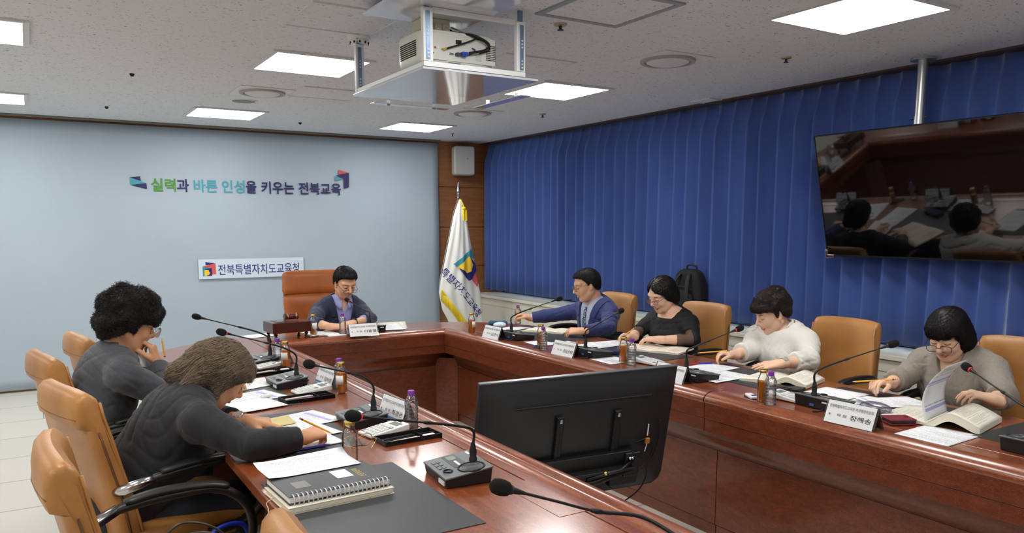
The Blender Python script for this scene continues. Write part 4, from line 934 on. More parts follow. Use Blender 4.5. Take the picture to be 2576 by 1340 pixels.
def calculator(label, x, y, rz):
    t = thing('calculator', label, 'calculator', (x, y, TZ), rz, 'white desk calculators')
    m = MB(); m.add([(sx, sy, z) for sx, zt in ((-.085, .014), (.085, .034)) for sy in (-.05, .05) for z in (.002 if sx < 0 else .008, zt)], [(0, 1, 3, 2), (4, 6, 7, 5), (0, 4, 5, 1), (2, 3, 7, 6), (1, 5, 7, 3), (0, 2, 6, 4)]); m.build('case', mat('calc_white', (226, 228, 226), .45), t, bevel=.005, seg=3)
    zf = lambda x_: .024+.02*x_/.17
    def key(x0, y0, w, h, mm, nm, dz=.004):
        k = MB(); k.add([(a, b, zf(a)+c) for c in (-.001, dz) for a, b in ((x0, y0), (x0+w, y0), (x0+w, y0+h), (x0, y0+h))], [(0, 3, 2, 1), (4, 5, 6, 7), (0, 1, 5, 4), (1, 2, 6, 5), (2, 3, 7, 6), (3, 0, 4, 7)]); k.build(nm, mm, t, bevel=.001)
    for i in range(5):
        for j in range(5): key(-.076+i*.0195, -.043+j*.0175, .0155, .0135, mat('key_white', (214, 216, 214), .5) if (i, j) not in ((0, 4), (4, 0)) else mat('key_grey', (150, 152, 156), .5), 'key')
    key(.035, -.034, .030, .056, mat('calc_lcd', (128, 138, 130), .2), 'screen', .001); key(.070, -.01, .008, .03, mat('solar', (60, 54, 52), .2), 'solar_cell', .001)
calculator('white calculator on the left arm nearest the photographer, beside the black pen tray', 1.10, 2.725, .16); calculator('white calculator beside the second juice bottle of the left arm', 1.095, 3.605, .10); calculator('white calculator at the empty place nearest the gavel box', 1.10, 4.39, .22)
calculator('white calculator on the right arm beside the bottles of the woman in white', 2.885, 2.30, PI/2+.1); calculator('white calculator just above the black screen edge', 2.98, 3.36, PI/2+.2)
def tray(label, x, y, rz, items):
    t = thing('pen_tray', label, 'pen tray', (x, y, TZ), rz, 'black pen trays'); a, b, h = .115, .052, .018; m = MB()
    m.box((-a, -b, 0), (a, b, .002)); m.box((-a, -b, 0), (a, -b+.003, h)); m.box((-a, b-.003, 0), (a, b, h)); m.box((-a, -b, 0), (-a+.003, b, h)); m.box((a-.003, -b, 0), (a, b, h)); m.build('tray', M_black, t, bevel=.001)
    m = MB(); m.box((.045, -b, 0), (.047, b, h-.003)); m.build('divider', M_black, t); MB().box((.045, -.002, 0), (a, .0, h-.003)).build('divider', M_black, t)
    M_ = Matrix.Translation((x, y, TZ)) @ Matrix.Rotation(rz, 4, 'Z')
    for k, (lab, yy, mm, r) in enumerate(items): pen(lab, M_ @ Vector((-.105, yy, .008)), M_ @ Vector((.035, yy+.004, .010)), mm)
M_mark = mat('marker_white', (222, 214, 216), .45); M_pink = mat('marker_pink', (214, 120, 190), .4); M_org = mat('marker_orange', (236, 170, 110), .4)
tray('black pen tray with eraser nearest the photographer', 1.145, 2.60, .06, [('white marker in the pen tray nearest the photographer', -.030, M_mark, .006), ('black pen in the pen tray nearest the photographer', .012, M_black, .005)])
tray('black pen tray with a pink marker, before the second calculator', 1.03, 3.465, .10, [('pink marker lying in the second pen tray', -.03, M_pink, .006), ('grey pen lying in the second pen tray', .015, M_mark, .005)])
tray('black pen tray at the empty place nearest the gavel box', 1.055, 4.20, .22, [('orange marker in the pen tray near the gavel box', -.03, M_org, .006), ('white marker in the pen tray near the gavel box', .01, M_mark, .005)])
def eraser(label, x, y, z, rz): 
    o = MB().cbox((0, 0, .007), (.048, .022, .014)).build('eraser', M_white, bevel=.005, seg=3, loc=(x, y, TZ+z)); o.rotation_euler = (0, 0, rz); tag(o, label, 'eraser')
eraser('white eraser lying in the pen tray nearest the photographer', 1.215, 2.57, .0035, .1); eraser('white eraser on the desk pad beside the pink marker tray', .872, 3.565, .008, .3); eraser('white eraser in the tray near the gavel box', 1.135, 4.21, .0035, .3)
t = thing('eyeglasses', 'gold-rimmed spectacles lying behind the empty juice bottle', 'glasses', (.95, 2.60, TZ), .15); Mgf = M_gold
for s in (-1, 1):
    c = Vector((s*.034, .0, .022)); MB().tube([c+Vector((.026*math.cos(a*PI/12), .004, .021*math.sin(a*PI/12))) for a in range(24)], .0013, 6, closed=True).build('rim', Mgf, t, smooth='all')
    MB().lathe([(0, 0), (.0255, 0), (.0255, .001), (0, .001)], 24, Matrix.Translation(c+Vector((0, .004, 0))) @ Euler((PI/2, 0, 0)).to_matrix().to_4x4()).build('lens', thin_glass('lens', (.96, .97, .98), .02, .4) if 'lens' not in MATS else MATS['lens'], t)
    MB().tube([(s*.062, .004, .026), (s*.064, -.02, .022), (s*.02, -.05-.01*s, .004)], .0013, 6).build('temple', Mgf, t, smooth='all')
MB().tube([(-.009, .004, .026), (0, .004, .03), (.009, .004, .026)], .0012, 6).build('bridge', Mgf, t, smooth='all')
# notebook pile
t = thing('cream_book', 'cream-paged book lying under the spiral notebook', 'book', (.70, 2.165, TZ+.0026), .05); MB().cbox((0, 0, .009), (.31, .21, .014)).build('pages', M_cream_p, t, bevel=.003); MB().cbox((0, .002, .0175), (.316, .216, .003)).build('cover', M_cream_p, t, bevel=.001); MB().cbox((0, .002, .001), (.316, .216, .002)).build('cover', M_cream_p, t)
MB().tube(bez([(-.155, .03, .010), (-.185, .0, .010), (-.19, -.03, .002), (-.2, -.06, .001)], 6), .0012, 6).build('ribbon', mat('ribbon', (200, 196, 184), .6), t, smooth='all')
t = thing('spiral_notebook', 'grey spiral-bound notebook with gold lettering on the bare desk pad', 'notebook', (.703, 2.185, TZ+.0226), .045); Mnb = mat('notebook_cover', (58, 60, 63), .4)
MB().cbox((0, 0, .012), (.30, .205, .018)).build('pages', M_white, t, bevel=.001); MB().cbox((0, 0, .0225), (.306, .212, .002)).build('cover', Mnb, t, bevel=.001); MB().cbox((0, 0, .0015), (.306, .212, .002)).build('cover', Mnb, t)
for k in range(22): 
    x = -.14+k*.0133; MB().tube([(x+.004*math.cos(q)*0, -.100+.016*math.cos(q), .012+.0145*math.sin(q)) for q in [i*PI/6 for i in range(12)]], .0019, 6, closed=True).build('ring', mat('ring_silver', (206, 208, 216), .3, .4), t, smooth='all')
MB().cbox((.035, .0, .0238), (.035, .075, .001)).build('window', mat('nb_white', (222, 224, 230), .5), t, bevel=.0005) if False else MB().cbox((.045, .01, .0238), (.05, .075, .001)).build('window_label', mat('nb_white', (222, 224, 230), .5), t)
MB().cbox((-.09, -.02, .0238), (.045, .06, .0008)).build('stamp', mat('nb_grey', (128, 126, 122), .5), t)
v, f = text_geo('전문위원회', .02, .085); m = MB(); m.add([(.083+.02-p[1], -.05+p[0], .0240) for p in v], [q[::-1] for q in f]); m.build('lettering', mat('foil_gold', (206, 186, 84), .35, .5), t)
paper('curled printed sheet lying across the spiral notebook', .685, 2.325, .06+PI/2*0, w=.29, l=.15, z=.047, m=PR, curl=.018)
# chairman's place
t = thing('gavel_stand', 'small mahogany gavel box on turned legs at the table corner', 'gavel stand', (1.505, 5.47, TZ), .10)
MB().cbox((0, 0, .088), (.275, .19, .075)).build('box', mat('gavel_wood', (74, 32, 24), .25, coat=.6), t, bevel=.005); MB().cbox((-.07, 0, .1265), (.05, .12, .004)).build('inlay', mat('gavel_wood'), t, bevel=.002)
for sx in (-.11, .11):
    for sy in (-.07, .07): MB().lathe([(.012, 0), (.014, .006), (.008, .012), (.013, .02), (.007, .028), (.015, .040), (.010, .046), (.016, .052)], 14, TR((sx, sy, 0))).build('leg', mat('gavel_wood'), t, smooth=True)
t = thing('gavel', 'red-brown gavel head lying on the gavel box', 'gavel', (1.535, 5.47, TZ+.1305), .12)
MB().lathe([(0, -.05), (.020, -.05), (.024, -.044), (.019, -.036), (.021, -.02), (.021, .02), (.019, .036), (.024, .044), (.020, .05), (0, .05)], 22, TR((0, 0, .024), ry=PI/2)).build('head', mat('gavel_red', (86, 28, 26), .2, coat=.6), t, smooth=True); MB().tube([(0, .02, .024), (0, .12, .012)], [.008, .010], 10).build('handle', mat('gavel_red'), t, smooth=True)
for sx in (-.03, .03): MB().lathe([(.0225, -.003), (.0228, 0), (.0225, .003)], 22, TR((sx, 0, .024), ry=PI/2), cap=False).build('band', M_gold, t, smooth=True)
paper('white sheet left of the gavel box at the table corner', 1.36, 5.70, .25, w=.20, l=.16, m=PL, th=.002); paper('printed sheet under the chairman\'s forearm', 1.79, 5.60, .1, m=PR); paper('printed card beside the chairman\'s water bottle', 1.84, 5.42, .05, w=.15, l=.10, m=PR, z=.002)
paper('open newsprint sheets to the right of the chairman', 2.36, 5.72, -.35, w=.30, l=.26, m=PRC, curl=.02); paper('white report lying on the newsprint right of the chairman', 2.33, 5.60, -.2, m=PR, z=.006, curl=.010)
t = thing('phone', 'dark phone lying beside the gavel box', 'phone', (1.70, 5.42, TZ), .2); MB().cbox((0, 0, .004), (.15, .072, .008)).build('body', M_black, t, bevel=.003); MB().cbox((0, 0, .0083), (.142, .066, .0006)).build('screen', MATS['screen_glass'], t)
# right arm (readers face -x, page tops point to -x)
paper('curled white papers at the far right corner beside the suited man\'s microphone', 3.05, 5.02, Q+.4, m=PR, curl=.035, z=.002); paper('booklet stack under the curled papers at the far right corner', 3.12, 5.0, Q+.3, m=PRC, th=.001, z=.0)
o = MB().cbox((0, 0, .018), (.15, .06, .036)).build('pencil_case', mat('case_teal', (38, 92, 124), .7, bump=(300, .3)), bevel=.018, seg=4, loc=(3.14, 5.33, TZ)); o.rotation_euler = (0, 0, -.6); tag(o, 'teal fabric pencil case at the far right table corner', 'pencil case')
o = MB().sphere((0, 0, .012), (.055, .04, .022), 18).build('face_mask', mat('mask_white', (206, 222, 232), .6), smooth='all', loc=(3.08, 5.20, TZ+.009)); tag(o, 'pale blue folded face mask beside the teal pencil case', 'mask')
paper('printed sheet lying before the suited man\'s open book', 2.96, 4.33, Q-.1, m=PR); paper('printed sheet on the far side of the microphone of the woman in black', 3.07, 4.03, Q+.15, m=PR, z=.001, curl=.01); paper('second printed sheet beside the booklet, before the woman in black', 3.27, 4.06, Q-.1, m=PR, z=.003)
t = thing('phone', 'dark phone with pale case at the bottle pair of the suited man', 'phone', (2.775, 4.19, TZ), .9); MB().cbox((0, 0, .004), (.12, .06, .008)).build('body', M_black, t, bevel=.003); MB().cbox((0, 0, .0083), (.112, .054, .0006)).build('screen', MATS['screen_glass'], t)
def open_book(label, x, y, rz, w, l, h, m, lift=None, z=.0025):
    """spine along local x; leaves spread to +-y"""
    t = thing('open_book', label, 'book', (x, y, TZ+z), rz, 'open books')
    for s in (1, -1):
        A = []; hh = h if not lift or s != lift[0] else lift[1]
        top = []; bot = []
        for j in range(15):
            v = j/14; zt = .006+hh*math.sin(min(1, v*1.9)*PI/2)*(1-.75*max(0, (v-.35)/.65)**1.4); top.append((v*w, zt)); bot.append((v*w, max(.0005, zt-(.010+hh*.35) if hh > .03 else .0005)))
        T_ = [[(u*l, s*yy, zz) for yy, zz in top] for u in (-.5, -.25, 0, .25, .5)]
        MB().grid(T_).build('page', m, t, smooth='all', solid=.0006)
        pb = MB(); pb.grid([[(u*l, s*yy, zz-.0012) for yy, zz in top] for u in (-.5, .5)]); pb.grid([[(u*l, s*yy, zz) for yy, zz in bot] for u in (-.5, .5)])
        for u in (-.5, .5): pb.grid([[(u*l, s*a[0], a[1]-.0012) for a in top], [(u*l, s*b[0], b[1]) for b in bot]])
        pb.grid([[(u*l, s*w, top[-1][1]-.0012) for u in (-.5, .5)], [(u*l, s*w, bot[-1][1]) for u in (-.5, .5)]])
        pb.build('page_block', M_cream_p, t)
    return t
open_book('open cream book in the suited man\'s hands', 3.27, 4.80, .55, .16, .22, .010, PRC); open_book('open booklet with reddish print in front of the woman in black', 3.36, 3.70, .42, .19, .26, .009, PRO)
paper('white printed sheet lying across the right arm near its bottles', 2.925, 3.54, Q-.05, m=PR)
o = MB().cbox((0, 0, .014), (.075, .17, .028)).build('pouch', mat('pouch_navy', (26, 34, 74), .7, bump=(260, .3)), bevel=.010, seg=3, loc=(3.02, 3.72, TZ+.001)); o.rotation_euler = (0, 0, .5); tag(o, 'flat navy pouch next to the microphone of the woman in black', 'pouch')
paper('printed sheet under the pencil hand of the woman in white', 3.14, 3.05, Q+.15, m=PR, z=.0025); paper('printed table sheet below the hand of the woman in white', 3.02, 2.84, Q+.05, w=.2, m=PRV, z=.004)
pen('blue and red pen lying on the papers of the woman in white', (3.135, 3.185, TZ+.011), (3.265, 3.125, TZ+.011), M_bpen, mat('pen_red', (196, 40, 50), .4))
open_book('open thick book beside the hand of the woman in white', 3.20, 2.60, .30, .17, .25, .012, PRC, lift=(-1, .045), z=.003)
t = thing('phone_wallet', 'black phone wallet under the curled book leaves of the woman in white', 'wallet', (3.07, 2.46, TZ), .4); MB().cbox((0, 0, .007), (.085, .155, .013)).build('body', mat('wallet_black', (18, 18, 20), .3), t, bevel=.004); MB().cbox((-.025, .0, .0145), (.028, .14, .002)).build('flap', mat('wallet_black'), t, bevel=.001)
t = thing('correction_tape', 'white and black correction tape left of the bottles of the woman in white', 'correction tape', (2.775, 2.42, TZ), -.5); MB().cbox((0, 0, .008), (.035, .085, .014)).build('case', M_white, t, bevel=.006, seg=3); MB().cbox((0, .0, .002), (.040, .09, .004)).build('base', M_black, t, bevel=.002); MB().cbox((.002, -.02, .0155), (.018, .02, .002)).build('button', M_bpen, t)
paper('blank white sheet beside the nameplate of the woman in grey, farther one', 3.12, 2.26, Q+.08, m=PL, z=.003, w=.22, l=.30); paper('printed sheet half under the turned pages of the woman in grey', 3.10, 2.03, Q+.1, m=PR, z=.0045); paper('violet-ruled sheet curling up before the book of the woman in grey', 3.19, 1.99, Q-.35, m=PRV, z=.008, curl=.02)
bk = open_book('thick open book whose leaf the woman in grey is turning', 3.09, 1.725, .20, .185, .27, .014, PRC, lift=(-1, .06), z=.003)
# leaf being turned: stands up from the spine and leans towards the reader
G = []
for i in range(9):
    u = i/8; row = []
    for j in range(13):
        v = j/12; ang = math.radians(80)*(1-.25*v); x = -.125+.25*u+.09*v*v; y = .012+.045*math.sin(v*PI*.9)-.05*v; z = .012+.235*v-.02*v*v; row.append((x, y, z))
    G.append(row)
MB().grid(G).build('turned_leaf', PRV, bk, smooth='all', solid=.0006)
paper('printed sheet at the table edge before the open book of the woman in grey', 2.855, 1.60, Q+.05, w=.205, l=.255, m=PR)
t = thing('wallet', 'crimson leather wallet beside the large nameplate', 'wallet', (2.905, 1.785, TZ), -.5); Mw = mat('wallet_red', (126, 30, 48), .4, bump=(420, .5)); MB().cbox((0, 0, .022), (.105, .085, .008)).build('flap', Mw, t, bevel=.004); MB().cbox((0, 0, .005), (.105, .085, .008)).build('back', Mw, t, bevel=.003); MB().cbox((.0, -.003, .0135), (.098, .078, .010)).build('cards', M_black, t, bevel=.002); MB().lathe([(0, 0), (.008, 0), (.008, .003), (0, .004)], 14, TR((.03, .0, .026))).build('snap', mat('snap_red', (150, 60, 70), .3, .4), t, smooth=True)
o = MB().sphere((0, 0, .022), (.045, .07, .024), 18).build('plastic_pouch', thin_glass('film', (.82, .8, .86), .2, .8), smooth='all', loc=(2.97, 1.93, TZ+.006)); tag(o, 'crumpled clear plastic pouch behind the large nameplate', 'pouch')
pencil('yellow pencil lying at the right hand of the woman in grey', (3.385, 2.235, TZ+.035), (3.50, 2.085, TZ+.055)) if False else None
# bags by the left chairs
def bag():
    t = thing('tote_bag', 'dark blue patterned bag under the armrest beside the black-jacketed woman', 'bag', (.50, 2.63, .30), .2); Mt = mat('bag_navy', (24, 28, 66), .5, var=(26, (70, 74, 110), .60, .66))
    MB().sphere((0, 0, .0), (.13, .075, .13), 20).build('body', Mt, t, smooth='all'); MB().tube(bez([(-.08, 0, .10), (-.05, .0, .21), (.05, .0, .21), (.08, .0, .10)], 6), .008, 8).build('handle', mat('bag_blue', (30, 50, 170), .4), t, smooth='all')
    rnd = random.Random(4)
    for k in range(9): MB().tube(bez([(rnd.uniform(-.05, .05), -.05, .09), (rnd.uniform(-.06, .06), -.085, .06), (rnd.uniform(-.07, .07), -.085, .02)], 4), .003, 5).build('tassel_strand', mat('strand', (170, 172, 190), .6), t, smooth='all')
    MB().cbox((.07, -.075, .06), (.06, .008, .02), Matrix.Rotation(.5, 4, 'Y')).build('charm', mat('charm', (150, 120, 60), .4), t, bevel=.003); MB().sphere((-.05, -.06, .05), (.03, .02, .035), 12).build('pouch', mat('bag_blue'), t, smooth='all')
bag()
t = thing('handbag', 'dark brown handbag with thin leather straps on the nearest left chair', 'bag', (.36, 2.12, .437), .1); Mh = mat('bag_brown', (46, 34, 28), .45)
MB().cbox((0, 0, .07), (.26, .11, .14)).build('body', Mh, t, bevel=.025, seg=3); MB().cbox((.02, -.02, .155), (.20, .08, .03)).build('opening', mat('bag_olive', (92, 86, 66), .7), t, bevel=.01)
for s in (-1, 1): MB().tube(bez([(-.10, s*.04, .13), (-.13, s*.04, .22), (-.07, s*.045, .29), (.03, s*.04, .25), (.09, s*.04, .13)], 8), .0055, 8, flat=.6).build('strap', Mh, t, smooth='all')
# ------------------------------------------------------------------ people: smooth-union fields meshed with surface nets
V3 = lambda *a: np.array(a if len(a) > 1 else a[0], float)
nrm = lambda v: v/np.linalg.norm(v)
def axis_steps(lo, hi, c, half, hf, hc):
    out = [lo]
    while out[-1] < hi: out.append(out[-1]+(hf if c-half < out[-1] < c+half else hc))
    return np.array(out, np.float32)
class Grid:
    def __init__(s, X, Y, Z): s.X, s.Y, s.Z = X, Y, Z; s.shape = (len(X), len(Y), len(Z))
    def new(s): return np.full(s.shape, .06, np.float32)
    def sub(s, lo, hi):
        sl = []; 
        for A, a, b in zip((s.X, s.Y, s.Z), lo, hi): sl.append(slice(max(0, np.searchsorted(A, a)-1), min(len(A), np.searchsorted(A, b)+1)))
        x = s.X[sl[0]][:, None, None]; y = s.Y[sl[1]][None, :, None]; z = s.Z[sl[2]][None, None, :]
        return tuple(sl), x, y, z
def smin(a, b, k):
    if k <= 0: return np.minimum(a, b)
    h = np.maximum(k-np.abs(a-b), 0)/k
    return np.minimum(a, b)-h*h*k*.25
def smax(a, b, k): return -smin(-a, -b, k)
def d_cone(x, y, z, a, b, ra, rb):
    ba = b-a; L2 = float(ba@ba)+1e-12; px, py, pz_ = x-a[0], y-a[1], z-a[2]
    t = np.clip((px*ba[0]+py*ba[1]+pz_*ba[2])/L2, 0, 1)
    return np.sqrt((px-t*ba[0])**2+(py-t*ba[1])**2+(pz_-t*ba[2])**2)-(ra+(rb-ra)*t)
def d_ell(x, y, z, c, r, R):
    px, py, pz_ = x-c[0], y-c[1], z-c[2]
    q = [R[0, i]*px+R[1, i]*py+R[2, i]*pz_ for i in range(3)]
    k0 = np.sqrt(sum((q[i]/r[i])**2 for i in range(3))); k1 = np.sqrt(sum((q[i]/r[i]**2)**2 for i in range(3)))+1e-9
    return k0*(k0-1)/k1
class Fld:
    def __init__(s, g): s.g = g; s.F = g.new()
    def _op(s, lo, hi, fn, k, op):
        m = .05
        sl, x, y, z = s.g.sub(np.array(lo)-m, np.array(hi)+m)
        if min(v.stop-v.start for v in sl) <= 0: return
        d = fn(x, y, z).astype(np.float32); A = s.F[sl]
        s.F[sl] = smin(A, d, k) if op == 'u' else (smax(A, -d, k) if op == 's' else smax(A, d, k))
    def cone(s, a, b, ra, rb=None, k=.015, op='u'):
        a, b = V3(a), V3(b); rb = ra if rb is None else rb; r = max(ra, rb)
        s._op(np.minimum(a, b)-r, np.maximum(a, b)+r, lambda x, y, z: d_cone(x, y, z, a, b, ra, rb), k, op); return s
    def ell(s, c, r, R=np.eye(3), k=.03, op='u'):
        c = V3(c); m = max(r); s._op(c-m, c+m, lambda x, y, z: d_ell(x, y, z, c, r, R), k, op); return s
def nets(F, g, iso=0.0):
    """surface nets on a rectilinear grid -> verts (n,3), quads"""
    F = F-iso; ins = F < 0
    idx = [np.where(ins.any(axis=tuple(j for j in range(3) if j != i)))[0] for i in range(3)]
    if len(idx[0]) == 0: return np.zeros((0, 3)), np.zeros((0, 4), int)
    sl = tuple(slice(max(0, a[0]-2), min(n, a[-1]+3)) for a, n in zip(idx, F.shape)); F = F[sl]; ins = ins[sl]; C = [A[q].astype(np.float64) for A, q in zip((g.X, g.Y, g.Z), sl)]
    nx, ny, nz = F.shape; c = [ins[i:nx-1+i, j:ny-1+j, k:nz-1+k] for i in (0, 1) for j in (0, 1) for k in (0, 1)]
    cnt = sum(a.astype(np.int8) for a in c); act = (cnt > 0) & (cnt < 8)
    I, J, K = np.where(act); n = len(I); vid = np.full(act.shape, -1, np.int64); vid[I, J, K] = np.arange(n)
    P = np.zeros((n, 3)); W_ = np.zeros(n); corners = [(i, j, k) for i in (0, 1) for j in (0, 1) for k in (0, 1)]
    val = {q: F[I+q[0], J+q[1], K+q[2]] for q in corners}
    for a in corners:
        for ax in range(3):
            if a[ax]: continue
            b = list(a); b[ax] = 1; b = tuple(b); fa, fb = val[a], val[b]; m = (fa < 0) != (fb < 0)
            t = fa[m]/(fa[m]-fb[m]); p = np.empty((m.sum(), 3))
            for d, q in enumerate((I, J, K)):
                A = C[d][q[m]+a[d]]
                if d == ax: A = A+t*(C[d][q[m]+1]-C[d][q[m]])
                p[:, d] = A
            P[m] += p; W_[m] += 1
    P /= W_[:, None]; quads = []
    for ax in range(3):
        s0 = [slice(1, -1)]*3; s0[ax] = slice(0, -1) if False else slice(0, F.shape[ax]-1)
        s1 = list(s0); s1[ax] = slice(1, F.shape[ax]); A, B = ins[tuple(s0)], ins[tuple(s1)]; e = np.argwhere(A != B)
        if len(e) == 0: continue
        flip = A[e[:, 0], e[:, 1], e[:, 2]]; o = [1, 1, 1]; o[ax] = 0; e = e+np.array(o); u, v = [(1, 2), (2, 0), (0, 1)][ax]
        def cell(du, dv): q = e.copy(); q[:, u] += du; q[:, v] += dv; return vid[q[:, 0], q[:, 1], q[:, 2]]
        Q_ = np.stack([cell(-1, -1), cell(0, -1), cell(0, 0), cell(-1, 0)], 1); Q_[~flip] = Q_[~flip][:, ::-1]; quads.append(Q_[(Q_ >= 0).all(1)])
    return P, np.concatenate(quads)
def relax(P, Qd, n=1, w=.5):
    for _ in range(n):
        S = np.zeros_like(P); c = np.zeros(len(P))
        for a, b in ((0, 1), (1, 2), (2, 3), (3, 0)):
            np.add.at(S, Qd[:, a], P[Qd[:, b]]); np.add.at(S, Qd[:, b], P[Qd[:, a]]); np.add.at(c, Qd[:, a], 1); np.add.at(c, Qd[:, b], 1)
        P = P*(1-w)+w*S/np.maximum(c, 1)[:, None]
    return P
def largest(P, Q_):
    lab = np.arange(len(P))
    for _ in range(400):
        m = lab[Q_].min(1); new = lab.copy(); np.minimum.at(new, Q_.ravel(), np.repeat(m, 4)); new = new[new]
        if (new == lab).all(): break
        lab = new
    u, c = np.unique(lab[Q_[:, 0]], return_counts=True); keep = u[c.argmax()]; q = Q_[lab[Q_[:, 0]] == keep]; ids = np.unique(q); mp = np.zeros(len(P), int); mp[ids] = np.arange(len(ids)); return P[ids], mp[q]
def npmesh(name, P, Qd, m, parent=None, base=None, tint=None):
    me = bpy.data.meshes.new(name); P = P-(base if base is not None else 0); n, q = len(P), len(Qd)
    me.vertices.add(n); me.vertices.foreach_set('co', P.astype(np.float32).ravel()); me.loops.add(q*4); me.loops.foreach_set('vertex_index', Qd.astype(np.int32).ravel())
    me.polygons.add(q); me.polygons.foreach_set('loop_start', np.arange(0, q*4, 4, dtype=np.int32)); me.polygons.foreach_set('loop_total', np.full(q, 4, np.int32)); me.polygons.foreach_set('use_smooth', np.ones(q, bool)); me.update(); me.validate()
    if tint is not None:
        at = me.attributes.new('tint', 'FLOAT', 'POINT'); at.data.foreach_set('value', tint.astype(np.float32))
    me.materials.append(m); o = bpy.data.objects.new(name, me); COL.objects.link(o)
    if parent is not None: o.parent = parent
    return o
def skin_mat(name, col, lip):
    m = mat(name, col, .48, sss=.12, spec=.35, bump=(380, .06)); nt = m.node_tree; L = nt.links; at = nt.nodes.new('ShaderNodeAttribute'); at.attribute_name = 'tint'
    mx = nt.nodes.new('ShaderNodeMix'); mx.data_type = 'RGBA'; mx.inputs[6].default_value = lin(col); mx.inputs[7].default_value = lin(lip); L.new(at.outputs['Fac'], mx.inputs[0]); L.new(mx.outputs[2], nt.nodes['Principled BSDF'].inputs['Base Color']); return m
FING = ((.033, .070, .0088), (.011, .078, .0092), (-.011, .072, .0086), (-.031, .056, .0076))
CURL = dict(flat=[(.12, .12, .08)]*4, rest=[(.35, .35, .2), (.4, .4, .25), (.45, .45, .25), (.5, .5, .3)], fist=[(1.1, 1.3, .7)]*4, point=[(.12, .15, .1), (1.0, 1.2, .6), (1.15, 1.3, .7), (1.2, 1.3, .7)], pen=[(.55, .55, .25), (.75, .85, .4), (1.0, 1.1, .6), (1.1, 1.2, .6)], grip=[(.5, .5, .3), (.6, .55, .3), (.7, .6, .3), (.8, .6, .3)])
def hand(Fh, w, d, n, side, pose='rest', s=1.0, spread=.10, thumb=None):
    """w wrist, d finger direction, n normal of the back of the hand; returns index tip and thumb tip"""
    w, d = V3(w), nrm(V3(d)); n = V3(n); n = nrm(n-d*(n@d)); t = nrm(np.cross(d, n)) if side == 'L' else nrm(np.cross(n, d))
    tips = []
    Fh.cone(w-d*.03*s, w+d*.015*s, .026*s, .024*s, .012)
    for (off, ln, r), cu in zip(FING, CURL[pose]):
        k = w+d*(.083-.10*abs(off-.008)*1.4)*s+t*off*s+n*(.004-abs(off)*.08)*s
        Fh.cone(w+d*.008*s+t*off*.55*s, k, .0155*s, .0115*s, .014)
        fd = nrm(d+t*off*spread*40*.25); p = k; ang = 0; rr = r*s
        for fr, c in zip((.46, .30, .24), cu):
            ang += c; q = p+(fd*math.cos(ang)-n*math.sin(ang))*ln*fr*s; Fh.cone(p, q, rr, rr*.88, .004); p = q; rr *= .88
        tips.append(p)
    th = thumb or (.55, .62, .30)      # outward, forward, towards palm
    b = w+d*.022*s+t*.020*s-n*.006*s; m1 = b+nrm(t*th[0]+d*th[1]-n*th[2])*.040*s; m2 = m1+nrm(t*th[0]*.45+d*1.0-n*(th[2]+.15))*.030*s; m3 = m2+nrm(t*(th[0]*.2-.1)+d*1.0-n*(th[2]+.25))*.025*s
    Fh.cone(b, m1, .0165*s, .0115*s, .012); Fh.cone(m1, m2, .0108*s, .0098*s, .005); Fh.cone(m2, m3, .0098*s, .0075*s, .004)
    return tips, m3
def wrinkle(g, seed, amp, fr=1.0):
    """sharp inward creases between soft swells"""
    rnd = np.random.RandomState(seed); x, y, z = g.X[:, None, None], g.Y[None, :, None], g.Z[None, None, :]; out = np.zeros(g.shape, np.float32)
    for q in range(4):
        k = rnd.normal(size=3); k[2] *= 1.3; k = k/np.linalg.norm(k)*rnd.uniform(38, 62)*fr; k2 = rnd.normal(size=3)*14; k3 = rnd.normal(size=3)*9
        ph = k[0]*x+k[1]*y+k[2]*z+2.2*np.sin(k2[0]*x+k2[1]*y+k2[2]*z); gate = .5+.5*np.sin(k3[0]*x+k3[1]*y+k3[2]*z+rnd.rand()*6)
        out += ((1-np.abs(np.sin(ph)))**3*gate**2).astype(np.float32)
    return (out-.25)*amp
